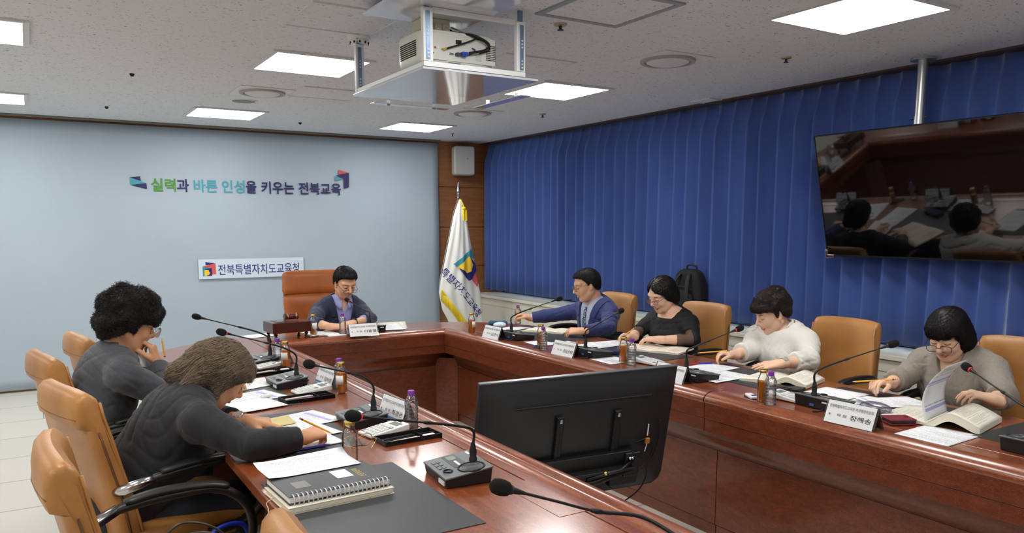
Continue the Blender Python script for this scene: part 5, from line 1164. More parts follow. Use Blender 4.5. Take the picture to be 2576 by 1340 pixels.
def person(label, S, pelvis, neck, head, gaze, roll, left, sh, el, wr, hands, skin, knees, shoulder_w=.0, female=False, top=None, shirt=None, hair=None, glasses=None, group=None, extra=None, hs=1.0):
    P, N, Cc = V3(pelvis), V3(neck), V3(head); l = nrm(V3(left)); u = nrm(N-P); f = nrm(np.cross(l, u)); u2 = np.cross(f, l); Rb = np.stack([f, l, u2], 1)
    hf = nrm(V3(gaze)); hu = nrm(V3(0, 0, 1)-hf*hf[2]); hl = np.cross(hu, hf); cr, sr = math.cos(roll), math.sin(roll); hl, hu = hl*cr+hu*sr, hu*cr-hl*sr; Rh = np.stack([hf, hl, hu], 1); hsz = S*hs
    HL = lambda *p: Cc+Rh @ (V3(p)*hsz)
    pts = np.array([P, N, Cc]+[V3(p) for p in list(sh)+list(el)+list(wr)+[h['tip'] for h in hands]+list(knees)]); lo = pts.min(0)-.20; hi = pts.max(0)+.20; lo[2] = -.02
    hi[2] = Cc[2]+.20
    hc = .0056
    Z = np.concatenate([np.arange(-.02, .66, .016), axis_steps(.66, hi[2], Cc[2], .135, .0034, hc)]).astype(np.float32)
    g = Grid(axis_steps(lo[0], hi[0], Cc[0], .125, .0034, hc), axis_steps(lo[1], hi[1], Cc[1], .125, .0034, hc), Z)
    A = Fld(g); Lg = Fld(g); Hd = Fld(g)
    for t, r, dx in ((0, (.125, .165, .12), -.0), (.28, (.112, .148, .13), .005), (.55, (.118, .160, .15), .01), (.78, (.108, .168, .12), .0), (.93, (.078, .15, .07), -.01)):
        A.ell(P+(N-P)*t+f*dx*S, [v*S for v in r], Rb, .06)
    if female:
        for s_ in (-1, 1): A.ell(P+(N-P)*.66+f*.085*S+l*.07*s_*S, [.062*S, .066*S, .066*S], Rb, .05)
    for i in (0, 1):
        s_, e_, w_ = V3(sh[i]), V3(el[i]), V3(wr[i]); A.cone(N+u*.0-f*.005, s_, .050*S, .047*S, .045); A.cone(s_, s_*.6+e_*.4, .0515*S, .045*S, .03); A.cone(s_*.6+e_*.4, e_, .045*S, .0375*S, .015); A.cone(e_, e_*.6+w_*.4, .038*S, .0375*S, .010); A.cone(e_*.6+w_*.4, w_, .0375*S, .0245*S, .010)
        hp = P+l*(.085 if i == 0 else -.085)*S-u*.04; kn = V3(knees[i]); an = kn*V3(1, 1, 0)+f*V3(1, 1, 0)*-.03+V3(0, 0, .08); Lg.ell(P, [.125*S, .165*S, .115*S], Rb, .05); Lg.cone(hp, kn, .082*S, .058*S, .05); Lg.cone(kn, an, .056*S, .038*S, .02); Lg.cone(an, an+nrm(f*V3(1, 1, 0))*.14-V3(0, 0, .035), .036*S, .030*S, .02)
    # head
    k = hsz; nw = (.046 if female else .052)*S
    Hd.cone(N-u*.03, N+(HL(-.028, 0, -.05)-N)*.5, nw*1.02, nw*.97, .02); Hd.cone(N+(HL(-.028, 0, -.05)-N)*.3, HL(-.026, 0, -.03), nw*.97, nw*.97, .015)
    Hd.ell(HL(-.012, 0, .032), [.098*k, .076*k, .084*k], Rh, .02); Hd.ell(HL(.030, 0, -.028), [.060*k, .062*k, .078*k], Rh, .03); Hd.ell(HL(.045, 0, -.074), [.040*k, .044*k, .040*k], Rh, .025); Hd.cone(HL(.070, -.009, -.102), HL(.070, .009, -.102), .0165*k, None, .022)
    for s_ in (-1, 1):
        Hd.cone(HL(.056, .038*s_, -.020), HL(.064, .036*s_, -.034), .022*k, .020*k, .025); Hd.cone(HL(-.005, .060*s_, -.055), HL(.045, .030*s_, -.092), .018*k, .016*k, .03); Hd.cone(HL(.080, .012*s_, .030), HL(.066, .052*s_, .030), .0125*k, None, .015)
        Hd.ell(HL(.097, .031*s_, .008), [.012*k, .017*k, .010*k], Rh, .016, 's'); Hd.ell(HL(.0755, .031*s_, .006), [.0140*k, .0165*k, .0120*k], Rh, .003)
        # ear
        Hd.ell(HL(-.004, .078*s_, -.008), [.017*k, .0085*k, .031*k], Rh, .006); Hd.ell(HL(.002, .088*s_, -.004), [.008*k, .008*k, .017*k], Rh, .006, 's'); Hd.cone(HL(.004, .076*s_, -.034), HL(.006, .075*s_, -.030), .008*k, None, .006)
        Hd.cone(HL(.100, .0125*s_, -.030), HL(.094, .014*s_, -.031), .0085*k, None, .004)
    Hd.cone(HL(.086, 0, .020), HL(.112, 0, -.020), .0080*k, .0105*k, .008); Hd.cone(HL(.112, 0, -.025), HL(.098, 0, -.034), .0118*k, .008*k, .006)
    Hd.cone(HL(.088, -.012, -.045), HL(.088, .012, -.045), .012*k, None, .016)
    lipa = [(HL(.094, -.006, -.0565), HL(.084, .021, -.062)), (HL(.094, .006, -.0565), HL(.084, -.021, -.062))]
    for a, b in lipa: Hd.cone(a, b, .0058*k, .003*k, .004)
    Hd.cone(HL(.093, -.010, -.0675), HL(.093, .010, -.0675), .0068*k, None, .004); Hd.cone(HL(.082, -.02, -.064), HL(.1, 0, -.0625), .0016*k, None, .003, 's'); Hd.cone(HL(.082, .02, -.064), HL(.1, 0, -.0625), .0016*k, None, .003, 's')
    HF = Fld(g); tips = []
    for i, h in enumerate(hands): tips.append(hand(HF, wr[i], h['d'], h['n'], 'LR'[i], h.get('pose', 'rest'), S*h.get('s', 1), thumb=h.get('thumb')))
    bodyF = smin(smin(A.F, Lg.F, .03), smin(Hd.F, HF.F, .004), .012)
    Pv, Qd = nets(bodyF, g); Pv = relax(Pv, Qd, 1, .35)
    base = V3(P[0], P[1], 0)
    # lip tint by distance to the lips
    def dseg(a, b): ba = b-a; t = np.clip(((Pv-a) @ ba)/(ba @ ba), 0, 1); return np.linalg.norm(Pv-a-t[:, None]*ba, axis=1)
    dl = np.minimum.reduce([dseg(a, b) for a, b in lipa]+[dseg(HL(.093, -.014, -.0675), HL(.093, .014, -.0675))]); tint = np.clip((.0076*k-dl)/(.0022*k), 0, 1)*(1 if female else .4)
    root = npmesh('person', Pv, Qd, skin, None, base, tint); root.location = base; tag(root, label, 'person')
    sub = lambda nm, F, m, it=1: npmesh(nm, *(lambda pq: (relax(pq[0], pq[1], it, .4), pq[1]))(nets(F, g)), m, root, base)
    cutb = lambda F, q, d_, r: None
    x, y, z = g.X[:, None, None], g.Y[None, :, None], g.Z[None, None, :]
    def comp(v, o): return (x-o[0])*v[0]+(y-o[1])*v[1]+(z-o[2])*v[2]
    a_, b_, c_ = comp(l, N), comp(u2, N), comp(f, N)
    def garment(off, sl, amp, seed, neckcut, bottom=.40):
        F = smin(A.F, Lg.F+.02 if bottom < .5 else A.F, .04)-off
        if amp: F = F+wrinkle(g, seed, amp)*np.clip((.05-np.abs(F))/.05, 0, 1)
        for i in (0, 1):
            q = V3(el[i])+(V3(wr[i])-V3(el[i]))*sl; d_ = nrm(V3(wr[i])-V3(el[i])); t = comp(d_, q); ra = np.sqrt(np.maximum((x-q[0])**2+(y-q[1])**2+(z-q[2])**2-t*t, 0)); F = np.maximum(F, -np.maximum(np.maximum(-t, ra-.075), t-.42))
        F = np.maximum(F, bottom-z)
        return neckcut(F)
    def vneck(depth, half):      # opening in front, widening towards the neck
        def fn(F):
            wv = half*np.clip((b_+depth)/depth, 0, 1.3); V = np.maximum(np.maximum(np.abs(a_)-wv, -(c_+.02)), -(b_+depth)); return np.maximum(F, -V)
        return fn
    def rneck(r, drop=.03, fwd=.02):
        def fn(F): return smax(F, -(np.maximum(np.sqrt((a_*.92)**2+(c_-fwd)**2)-r, -(b_+drop+.12*np.maximum(c_, 0)))), .006)
        return fn
    def band(F0, off, lo_, hi_):      # stand collar round the neck
        nk = np.sqrt(np.maximum(0, 0)+0*x)
    def collar_ring(nm, mt, r0, hgt, fold, par, a0=14):
        ax = nrm(HL(-.028, 0, -.05)-N); fr_ = nrm(f-ax*(f @ ax)); lf = np.cross(ax, fr_); G = []
        for q in range(41):
            a = math.radians(a0+(360-2*a0)*q/40); cf = max(0, math.cos(a)); tip = cf**3 if a0 < 40 else 0; h0 = -.006-.022*cf; e = fr_*math.cos(a)+lf*math.sin(a)
            G.append([tuple(N-base+e*(r0+dr)*S*(1+.34*cf)+ax*(h0+dh)*S) for dr, dh in ((-.004, -.012), (0, hgt*.5), (.002, hgt), (.005, hgt+.002), (.010, hgt-.006), (.014+.006*tip, hgt-fold), (.017+.016*tip, hgt-fold*1.5-.024*tip))])
        MB().grid(G).build(nm, mt, par, smooth='all', solid=.0022)
    if shirt:
        sF = garment(.005, shirt.get('sleeve', .9), .0012, 3, vneck(.012 if shirt.get('tie') else .040, .012 if shirt.get('tie') else .022)); Pq = sub('shirt', sF, shirt['mat'])
        collar_ring('collar', shirt['mat'], nw+.012, .047, .022, root)
        if shirt.get('tie'):
            wv = .016+.020*np.clip((-b_-.05)/.30, 0, 1); tF = np.maximum(np.maximum(A.F-.011, -(A.F-.004)), np.maximum(np.abs(a_)-wv, np.maximum(-c_, b_+.01))); kn = Fld(g); kn.ell(N+f*.078*S-u2*.022, [.012, .017, .020], Rb, 0); sub('tie', np.minimum(tF, kn.F), shirt['tie'])
    if top:
        nc = vneck(top['v'][0], top['v'][1]) if 'v' in top else rneck(*top['r'])
        jF = garment(top.get('off', .013), top.get('sleeve', .95), top.get('amp', .0035), top.get('seed', 1), nc); 
        tp = sub(top.get('name', 'jacket'), jF, top['mat'])
        if top.get('lapel'):
            d, hw = top['v']; o2 = top.get('off', .013); wv = hw*np.clip((b_+d)/d, 0, 1.3); lw = .012+.050*np.clip((b_+d)/d, 0, 1); e = np.abs(a_)-wv; notch = np.abs(b_+.075+.4*(np.abs(a_)-.06))-.004
            lF = np.maximum(np.maximum(smin(A.F, A.F, 0)-o2-.0045, -(A.F-o2+.004)), np.maximum(np.maximum(-e, e-lw), np.maximum(-c_-.02, -(b_+d)))); lF = np.maximum(lF, -notch); 
            for hs_ in (-1, 1):
                npm = nets(np.maximum(lF, -hs_*a_), g)
                if len(npm[0]) > 60: npmesh('lapel', *largest(*npm), top['mat'], tp, base)
            collar_ring('jacket_collar', top['mat'], nw+.016, .026, .016, tp, 75)
        if top.get('cowl'):
            ng = Fld(g); ng.cone(N-u*.06, N+(HL(-.028, 0, -.05)-N)*.75, .078*S, .064*S, 0); wz = .004*np.sin(b_*190+3*a_*20); cF = np.maximum(np.maximum(ng.F-.010-wz, -(ng.F+.0)), np.maximum(b_-(.065-.55*np.maximum(c_, 0)), -(b_+.06))); npm = nets(cF, g); npmesh('neck_cowl', npm[0], npm[1], top['mat'], tp, base)
        if top.get('sheer'): sub('sheer_sleeves', garment(top['off']-.004, top['sheer'], .003, 8, nc), M_sheer)
    sub('trousers', np.maximum(Lg.F-.008, np.maximum(z-(P[2]+.05), .075-z)), hair.get('trouser') if isinstance(hair, dict) and hair.get('trouser') else M_trous)
    # brows, lashes
    loc = lambda p: tuple(p-base)
    for s_ in (-1, 1): MB().tube([loc(HL(.0905, .014*s_, .024)), loc(HL(.0905, .026*s_, .028)), loc(HL(.083, .042*s_, .0265)), loc(HL(.072, .053*s_, .021))], [.0022*k, .0032*k, .0028*k, .0012*k], 6, flat=.6).build('eyebrow', hair['mat'], root, smooth='all')
    for s_ in (-1, 1): MB().tube([loc(HL(.0845, .017*s_, .0025)), loc(HL(.0895, .027*s_, -.001)), loc(HL(.0885, .036*s_, -.001)), loc(HL(.0805, .047*s_, .003))], .0013*k, 5).build('eyelash', M_lash, root, smooth='all')
    # hair
    hg = Grid(*[axis_steps(Cc[i]-.24*k, Cc[i]+.24*k, 0, 0, 1, .0042) for i in range(3)]); Hf = Fld(hg)
    for c0, r0 in hair['vol']: Hf.ell(HL(*c0), [v*k for v in r0], Rh, hair.get('k', .03))
    for a, b, ra, rb in hair.get('cones', []): Hf.cone(HL(*a), HL(*b), ra*k, rb*k, .03)
    X, Y, Z_ = hg.X[:, None, None]-Cc[0], hg.Y[None, :, None]-Cc[1], hg.Z[None, None, :]-Cc[2]
    hx, hy, hz = [(X*Rh[0, i]+Y*Rh[1, i]+Z_*Rh[2, i])/k for i in range(3)]
    zx, zz = hair['line']; cut = np.interp(hx, zx, zz)+hair.get('side', 0)*np.abs(hy)-hz; F = smax(Hf.F, (cut*k).astype(np.float32), .008)
    if 'face' in hair:
        xf, wy, zb = hair['face']; fc = np.maximum(np.maximum(xf-hx, np.abs(hy)-wy), hz-(zb-hair.get('arch', 0)*np.abs(hy-(hair.get('part') or 0))))*k; F = smax(F, -fc, .010)
    if hair.get('part') is not None:
        F = F+(.006*np.exp(-((hy-hair['part'])/.006)**2)*(hz > .05)*(hx > -.05)*1.0).astype(np.float32)
    cur = hair.get('curl', 0); fr = hair.get('freq', 90)
    if cur: F = F+(cur*(np.sin(fr*hx+2*np.sin(fr*.6*hy))*np.sin(fr*hy+1.7*np.sin(fr*.5*hz))+.7*np.sin(fr*1.3*hz+2*np.sin(fr*.7*hx)))).astype(np.float32)
    else: F = F+(.0016*np.sin(150*hy+25*np.sin(30*hz)+18*hx)*(1 if True else 0)).astype(np.float32)
    Ph, Qh = nets(F.astype(np.float32), hg); Ph = relax(Ph, Qh, 1, .3); ho = npmesh('hair', Ph, Qh, hair['mat'], root, base)
    # strands following the flow over the hair surface
    rnd = np.random.RandomState(7); n = hair.get('n', 1400); Pst = Ph[rnd.randint(0, len(Ph), n)].copy(); gr = np.gradient(F, float(hg.X[1]-hg.X[0]))
    def samp(Gd, p):
        i = [np.clip(((p[:, d]-A_[0])/(A_[1]-A_[0])).round().astype(int), 0, len(A_)-1) for d, A_ in enumerate((hg.X, hg.Y, hg.Z))]; return Gd[i[0], i[1], i[2]]
    lift = rnd.uniform(.0, .004, n)*hair.get('lift', 1); steps = hair.get('steps', 7); sl = hair.get('len', .008); path = [Pst.copy()]; sw = rnd.normal(size=(n, 3)); go = np.ones(n)
    fw = V3(hair.get('flow', (.15, 0, -1)))
    for q in range(steps):
        gv = np.stack([samp(gr[d], Pst) for d in range(3)], 1); gv /= np.linalg.norm(gv, axis=1)[:, None]+1e-6
        hy_ = ((Pst-Cc) @ Rh[:, 1])/k; hx_ = ((Pst-Cc) @ Rh[:, 0])/k
        fl = (Rh @ fw)[None, :]*np.ones((n, 1))+Rh[:, 1][None, :]*(hair.get('out', 4)*hy_)[:, None]+Rh[:, 0][None, :]*(hair.get('outx', 2)*(hx_+.01))[:, None]
        if hair.get('swirl'): fl = fl*.5+hair['swirl']*np.stack([np.sin(60*Pst[:, 1]+sw[:, 0]*2+q*.9), np.cos(55*Pst[:, 2]+sw[:, 1]*2), np.sin(65*Pst[:, 0]+sw[:, 2]*2-q*.7)], 1)
        fl += sw*.12; fl -= gv*(fl*gv).sum(1)[:, None]; fl /= np.linalg.norm(fl, axis=1)[:, None]+1e-6; Pst = Pst+fl*sl*go[:, None]; dd = samp(F, Pst); go = go*(dd < hair.get('over', .006)); Pst = Pst-gv*np.clip(dd-lift*(q+1)/steps*1.5, -.006, .006)[:, None]*(.8 if q < steps-1 else .3); path.append(Pst.copy())
    path = np.array(path); rad = np.array([1.0]*(steps-1)+[.7, .15])*hair.get('r', .0011)
    ks = 3; vs = []; 
    T = np.gradient(path, axis=0); T /= np.linalg.norm(T, axis=2)[:, :, None]+1e-9; ux = np.cross(T, V3(.3, .5, .81)); ux /= np.linalg.norm(ux, axis=2)[:, :, None]+1e-9; uy = np.cross(T, ux)
    ring = [path+rad[:, None, None]*(ux*math.cos(a)+uy*math.sin(a)) for a in (0, 2*PI/3, 4*PI/3)]; VV = np.stack(ring, 2).reshape(-1, 3); m_ = path.shape[0]
    ii = (np.arange(m_-1)[:, None]*n+np.arange(n)[None, :]).ravel()*3; jj = ii+n*3; QQ = np.concatenate([np.stack([ii+a, ii+b, jj+b, jj+a], 1) for a, b in ((0, 1), (1, 2), (2, 0))]); npmesh('hair_strands', VV, QQ, hair.get('mat2', hair['mat']), ho, base)
    # spectacles
    if glasses:
        gm = glasses['mat']; gx, gz, rw, rh = glasses.get('x', .108), glasses.get('z', .0), glasses.get('rw', .026), glasses.get('rh', .019); gr_ = glasses.get('r', .0016)
        G0 = MB()
        for s_ in (-1, 1):
            G0.tube([loc(HL(gx-.004*abs(math.cos(a*PI/14)*.5+s_*.5*0), s_*.0335+rw*math.copysign(abs(math.cos(a*PI/14))**.75, math.cos(a*PI/14)), gz+rh*math.copysign(abs(math.sin(a*PI/14))**.75, math.sin(a*PI/14)))) for a in range(28)], gr_*k, 6, closed=True)
        G0.tube([loc(HL(gx, -.0085, gz+.004)), loc(HL(gx+.003, 0, gz+.006)), loc(HL(gx, .0085, gz+.004))], gr_*k, 6); fo = G0.build('eyeglasses', gm, root, smooth='all')
        for s_ in (-1, 1):
            MB().tube([loc(HL(gx-.003, s_*.060, gz+.009)), loc(HL(gx-.012, s_*.069, gz+.010)), loc(HL(.04, s_*.076, gz+.014)), loc(HL(-.005, s_*.083, gz+.016 if gz < 0 else .018)), loc(HL(-.03, s_*.080, -.008))], gr_*k, 6).build('temple', glasses.get('mat2', gm), fo, smooth='all')
            lm = MB(); lm.add([loc(HL(gx-.002, s_*.0335+rw*.98*math.cos(a*PI/10), gz+rh*.98*math.sin(a*PI/10))) for a in range(20)], [list(range(20))]); lm.build('lens', M_lens, fo)
    ctx = dict(root=root, base=base, HL=HL, N=N, l=l, u=u2, f=f, tips=tips, loc=loc, S=S, P=P)
    if extra: extra(ctx)
    return ctx
M_trous = mat('trouser_dark', (34, 35, 42), .8, bump=(300, .15)); M_lash = mat('lash', (26, 20, 18), .6); M_lens = thin_glass('lens_clear', (.97, .97, .98), .02, .35)
SK1 = skin_mat('skin_warm', (222, 172, 140), (176, 104, 92)); SK2 = skin_mat('skin_fair', (232, 190, 162), (196, 84, 82)); SK3 = skin_mat('skin_tan', (206, 152, 116), (168, 98, 84))
HB = mat('hair_black', (19, 17, 18), .5, spec=.35); HBR = mat('hair_brownblack', (34, 27, 25), .42, spec=.5); HBR2 = mat('hair_brown_strand', (52, 42, 38), .5, spec=.35); HG = mat('hair_greybrown', (80, 66, 53), .42, spec=.5); HG2 = mat('hair_greybrown_light', (122, 106, 88), .5, spec=.35); HB2 = mat('hair_black_strand', (30, 27, 28), .5, spec=.3)
def watch(c, i, el, wr, t, m_case, m_band, r=.032, face=(0, 0, 1)):
    e, w = V3(el), V3(wr); d = nrm(w-e); q = e+(w-e)*t; A_ = align(q-c['base'], d); s = c['S']
    b = MB().lathe([(.030*s, -.009), (.0315*s, -.009), (.0315*s, .009), (.030*s, .009)], 24, A_, cap=False); o = b.build('wristwatch', m_band, c['root'], smooth=True, solid=.0025)
    n = V3(face); n = nrm(n-d*(n @ d)); MB().lathe([(0, 0), (.018, 0), (.018, .006), (.016, .008), (0, .008)], 20, align(q-c['base']+n*.030*s, n)).build('watch_case', m_case, o, smooth=True)
cap = lambda *v: list(v)
# ---- chairman
J_navy = mat('suit_navy', (30, 38, 66), .75, sheen=.15, bump=(60, .2, (1, 1, .6))); J_blue = mat('suit_blue', (36, 48, 104), .7, sheen=.2, bump=(60, .2, (1, 1, .6))); J_grey = mat('suit_grey', (66, 68, 74), .8, sheen=.15, bump=(60, .2, (1, 1, .6)), var=(160, (72, 74, 80), .4, .65)); J_black = mat('jacket_black', (21, 22, 28), .75, sheen=.1, bump=(55, .2, (1, 1, .6)))
S_lav = mat('shirt_lavender', (150, 156, 208), .7, bump=(500, .06)); S_pale = mat('shirt_pale', (186, 194, 216), .7, bump=(500, .06)); S_white = mat('shirt_white', (228, 230, 232), .7)
M_tie = mat('tie_pattern', (30, 44, 66), .5, var=(95, (150, 190, 200), .52, .56, (1, 1, 1))); M_watch = mat('watch_black', (16, 16, 18), .35)
c = person('person in a navy jacket and lavender shirt reading at the head of the table', .97, (2.10, 6.22, .50), (2.105, 6.06, .915), (2.12, 5.985, 1.070), (.10, -.84, -.46), .0, (1, .02, 0),
    [(2.255, 6.05, .845), (1.92, 6.05, .848)], [(2.265, 5.83, .785), (1.79, 5.80, .785)], [(2.055, 5.64, .785), (1.87, 5.62, .774)],
    [dict(d=(-.92, -.35, -.08), n=(.1, -.3, 1), tip=(2.0, 5.5, .77), pose='rest'), dict(d=(.9, -.35, -.05), n=(0, -.3, 1), tip=(1.98, 5.5, .77), pose='rest')],
    SK1, [(2.20, 5.88, .46), (2.0, 5.88, .46)], shirt=dict(mat=S_lav, sleeve=.5), top=dict(mat=J_navy, v=(.34, .072), sleeve=.50, lapel=True, off=.013, amp=.005),
    hair=dict(mat=HB, mat2=HB2, vol=[((-.012, 0, .045), (.106, .086, .085)), ((-.03, 0, .0), (.085, .084, .09)), ((.025, .0, .078), (.06, .066, .042))], line=([-.12, -.06, -.03, -.012, .012, .02, .045, .075, .10], [-.07, -.06, -.025, .012, .0, .03, .065, .082, .086]), n=3000, flow=(.7, -.5, -.5), out=5, len=.006, r=.0005, over=.003),
    glasses=dict(mat=mat('frame_brown', (70, 34, 30), .3), z=-.018, x=.112, rw=.026, rh=.013), extra=lambda c: watch(c, 0, (2.265, 5.83, .785), (2.055, 5.64, .785), .96, M_watch, M_watch))
# ---- suited man on the right arm
c = person('person in a blue suit and patterned tie holding papers, a pencil raised', .98, (3.73, 4.77, .50), (3.685, 4.755, .922), (3.60, 4.775, 1.069), (-.90, .30, -.32), .0, (-.05, -1, 0),
    [(3.685, 4.585, .855), (3.66, 4.945, .850)], [(3.54, 4.435, .775), (3.50, 5.06, .815)], [(3.285, 4.41, .775), (3.33, 5.155, .795)],
    [dict(d=(-.72, .68, -.04), n=(-.2, -.4, .9), tip=(3.2, 4.65, .77), pose='grip'), dict(d=(-.75, .45, .20), n=(.1, .35, 1), tip=(3.2, 5.35, .83), pose='pen')],
    SK1, [(3.32, 4.68, .46), (3.32, 4.86, .46)], shirt=dict(mat=S_pale, sleeve=.96, tie=M_tie), top=dict(mat=J_blue, v=(.36, .085), sleeve=.90, lapel=True, off=.015, amp=.0055, seed=4),
    hair=dict(mat=HB, mat2=HB2, vol=[((-.014, 0, .042), (.103, .084, .084)), ((-.032, 0, .0), (.082, .083, .09)), ((.035, .01, .080), (.045, .06, .032))], line=([-.12, -.06, -.03, -.012, .012, .02, .045, .075, .10], [-.07, -.06, -.02, .014, .0, .03, .068, .084, .086]), n=3000, flow=(.8, .2, -.5), out=5, len=.006, r=.0005, over=.003),
    glasses=dict(mat=mat('frame_olive', (96, 92, 60), .3, .4), mat2=mat('frame_gold', (176, 166, 96), .3, .5), z=.0, x=.108, rw=.024, rh=.018), extra=lambda c: watch(c, 0, (3.54, 4.435, .775), (3.285, 4.41, .775), .93, M_watch, M_watch, face=(-.3, -.8, .5)))
pencil('pencil upright in the raised hand of the suited man', (3.245, 5.215, .738), (3.255, 5.205, .885))
# ---- woman in black
B_blk = mat('top_black', (20, 20, 24), .7, bump=(400, .1)); M_sheer = mat('sheer_black', (34, 28, 28), .7, alpha=.62)
def necklace(c):
    b, N, l, u, f = c['base'], c['N'], c['l'], c['u'], c['f']; S = c['S']
    loop = [N+l*a*S+u*q*S+f*r*S-b for a, q, r in ((-.064, .012, -.01), (-.066, -.02, .05), (-.052, -.10, .115), (-.03, -.20, .158), (0, -.275, .166), (.03, -.20, .158), (.052, -.10, .115), (.066, -.02, .05), (.064, .012, -.01))]
    pts = bez(loop, 7); m = MB(); rnd = random.Random(2)
    for i, p in enumerate(pts): m.sphere(p, .0045+(.003 if i % 6 == 0 else 0)+rnd.uniform(0, .001), 8)
    o = m.build('bead_necklace', M_black, c['root'], smooth='all')
    MB().sphere(loop[4], (.012, .016, .02), 12).build('pendant', mat('stone_grey', (150, 156, 158), .3, .3), o, smooth='all')
    MB().tube(bez([N+l*a*S+u*q*S+f*r*S-b for a, q, r in ((-.055, .0, .03), (-.035, -.07, .098), (0, -.13, .134), (.035, -.07, .098), (.055, .0, .03))], 8), .0012, 6).build('silver_chain', M_chrome, c['root'], smooth='all')
c = person('person in a black top with bead necklace and purple glasses, writing with a pencil', .93, (3.77, 3.92, .50), (3.69, 3.925, .915), (3.605, 3.945, 1.056), (-.90, -.02, -.46), -.02, (-.02, -1, 0),
    [(3.695, 3.77, .865), (3.675, 4.095, .860)], [(3.61, 3.645, .782), (3.53, 4.10, .785)], [(3.415, 3.755, .786), (3.385, 3.985, .778)],
    [dict(d=(-.55, .82, .0), n=(-.1, -.1, 1), tip=(3.3, 3.85, .77), pose='rest'), dict(d=(-.90, .20, .10), n=(.1, .5, .9), tip=(3.25, 4.0, .78), pose='pen')],
    SK2, [(3.34, 3.84, .46), (3.34, 4.0, .46)], female=True, top=dict(mat=B_blk, name='top', r=(.088, -.006, .025), sleeve=.02, sheer=.5, off=.012, amp=.004, seed=5),
    hair=dict(mat=HBR, mat2=HB2, vol=[((-.014, 0, .040), (.110, .092, .090)), ((-.038, 0, -.030), (.085, .098, .085)), ((-.045, -.02, -.07), (.06, .09, .05))], line=([-.14, -.05, -.02, .03, .05, .075, .11], [-.115, -.105, -.07, -.03, .0, .030, .05]), face=(.026, .068, .098), arch=.75, part=-.015, n=4000, flow=(-.25, 0, -1), out=7, outx=3, len=.010, r=.0006, over=.004),
    glasses=dict(mat=mat('frame_purple', (74, 44, 92), .3), z=-.006, x=.110, rw=.026, rh=.016), extra=necklace)
pencil('pencil in the writing hand of the woman in black', (3.255, 4.00, .752), (3.385, 3.945, .850))
# ---- woman in white
W_lin = mat('linen_white', (224, 223, 216), .8, bump=(60, .3, (1, 1, .5))); M_dial = mat('dial', (210, 206, 196), .3, .4)
def ring_w(c):
    t = c['tips'][0][0]; p = t[1]
def wx(c):
    watch(c, 0, (3.60, 2.75, .780), (3.375, 2.755, .782), .92, M_dial, mat('band_silver', (190, 188, 180), .3, .7), face=(-.3, -.5, .8))
    for s_ in (-1, 1): MB().sphere(tuple(c['HL'](.004, .078*s_, -.050)-c['base']), .0045, 8).build('earring', M_gold, c['root'], smooth='all')
c = person('person in a white linen blouse with short permed hair, pencil held level', .95, (3.83, 3.03, .50), (3.735, 3.04, .893), (3.668, 3.072, 1.008), (-.88, .36, -.42), .02, (-.05, -1, 0),
    [(3.735, 2.875, .848), (3.70, 3.20, .848)], [(3.60, 2.75, .780), (3.555, 3.13, .785)], [(3.375, 2.755, .782), (3.385, 3.10, .780)],
    [dict(d=(-.82, .50, -.12), n=(-.15, -.2, 1), tip=(3.3, 2.85, .77), pose='flat'), dict(d=(-.85, .30, .10), n=(.05, .3, 1), tip=(3.25, 3.15, .78), pose='pen')],
    SK2, [(3.36, 2.96, .46), (3.36, 3.12, .46)], female=True, top=dict(mat=W_lin, name='blouse', r=(.075, .02, .01), sleeve=.55, off=.020, amp=.007, seed=9, cowl=True),
    hair=dict(mat=HBR, mat2=HBR2, vol=[((-.010, 0, .058), (.115, .094, .085)), ((-.040, 0, .01), (.086, .090, .085)), ((.045, .0, .062), (.062, .075, .040)), ((-.05, 0, .09), (.07, .07, .055))], line=([-.14, -.07, -.035, -.012, .014, .022, .045, .075, .12], [-.06, -.055, -.03, .018, -.022, .02, .040, .046, .046]), curl=.0055, freq=60, swirl=.9, n=4000, len=.006, steps=9, r=.0006, flow=(.5, 0, -.6)), extra=wx)
pencil('yellow pencil held level by the woman in white', (3.235, 3.235, .785), (3.345, 3.085, .812))
# ---- woman in grey
L_gry = mat('linen_grey', (142, 134, 124), .85, bump=(60, .25, (1, 1, .5)), var=(120, (150, 142, 132), .4, .65)); 
def gx_(c):
    t = c['tips'][0][0]; o = t[2]; 
c = person('person in a grey linen blouse and round glasses turning a page', .95, (3.83, 2.02, .50), (3.740, 2.015, .882), (3.640, 2.022, 1.008), (-.86, -.08, -.50), .04, (-.03, -1, 0),
    [(3.745, 1.86, .842), (3.72, 2.18, .842)], [(3.56, 1.715, .780), (3.54, 2.17, .785)], [(3.345, 1.655, .800), (3.36, 2.13, .782)],
    [dict(d=(-.70, .60, .25), n=(.35, -.45, .75), tip=(3.2, 1.75, .82), pose='grip'), dict(d=(-.88, .10, .10), n=(.05, .3, 1), tip=(3.2, 2.1, .79), pose='pen')],
    SK2, [(3.38, 1.94, .46), (3.38, 2.10, .46)], female=True, top=dict(mat=L_gry, name='blouse', v=(.12, .045), sleeve=.62, off=.018, amp=.006, seed=12),
    hair=dict(mat=HB, mat2=HB2, vol=[((-.012, 0, .045), (.108, .090, .088)), ((-.030, 0, -.025), (.092, .098, .085)), ((-.03, 0, -.065), (.075, .098, .050)), ((.045, 0, .055), (.050, .072, .045))], line=([-.14, -.05, .0, .035, .05, .075, .12], [-.115, -.11, -.10, -.075, .0, .030, .028]), face=(.034, .064, .034), n=4000, flow=(.0, 0, -1), out=6, outx=3.5, len=.010, r=.0006, lift=.4),
    glasses=dict(mat=mat('frame_darkred', (58, 30, 40), .3), z=-.012, x=.112, rw=.027, rh=.019))
pencil('yellow pencil level in the right hand of the woman in grey', (3.225, 2.225, .790), (3.335, 2.075, .815))
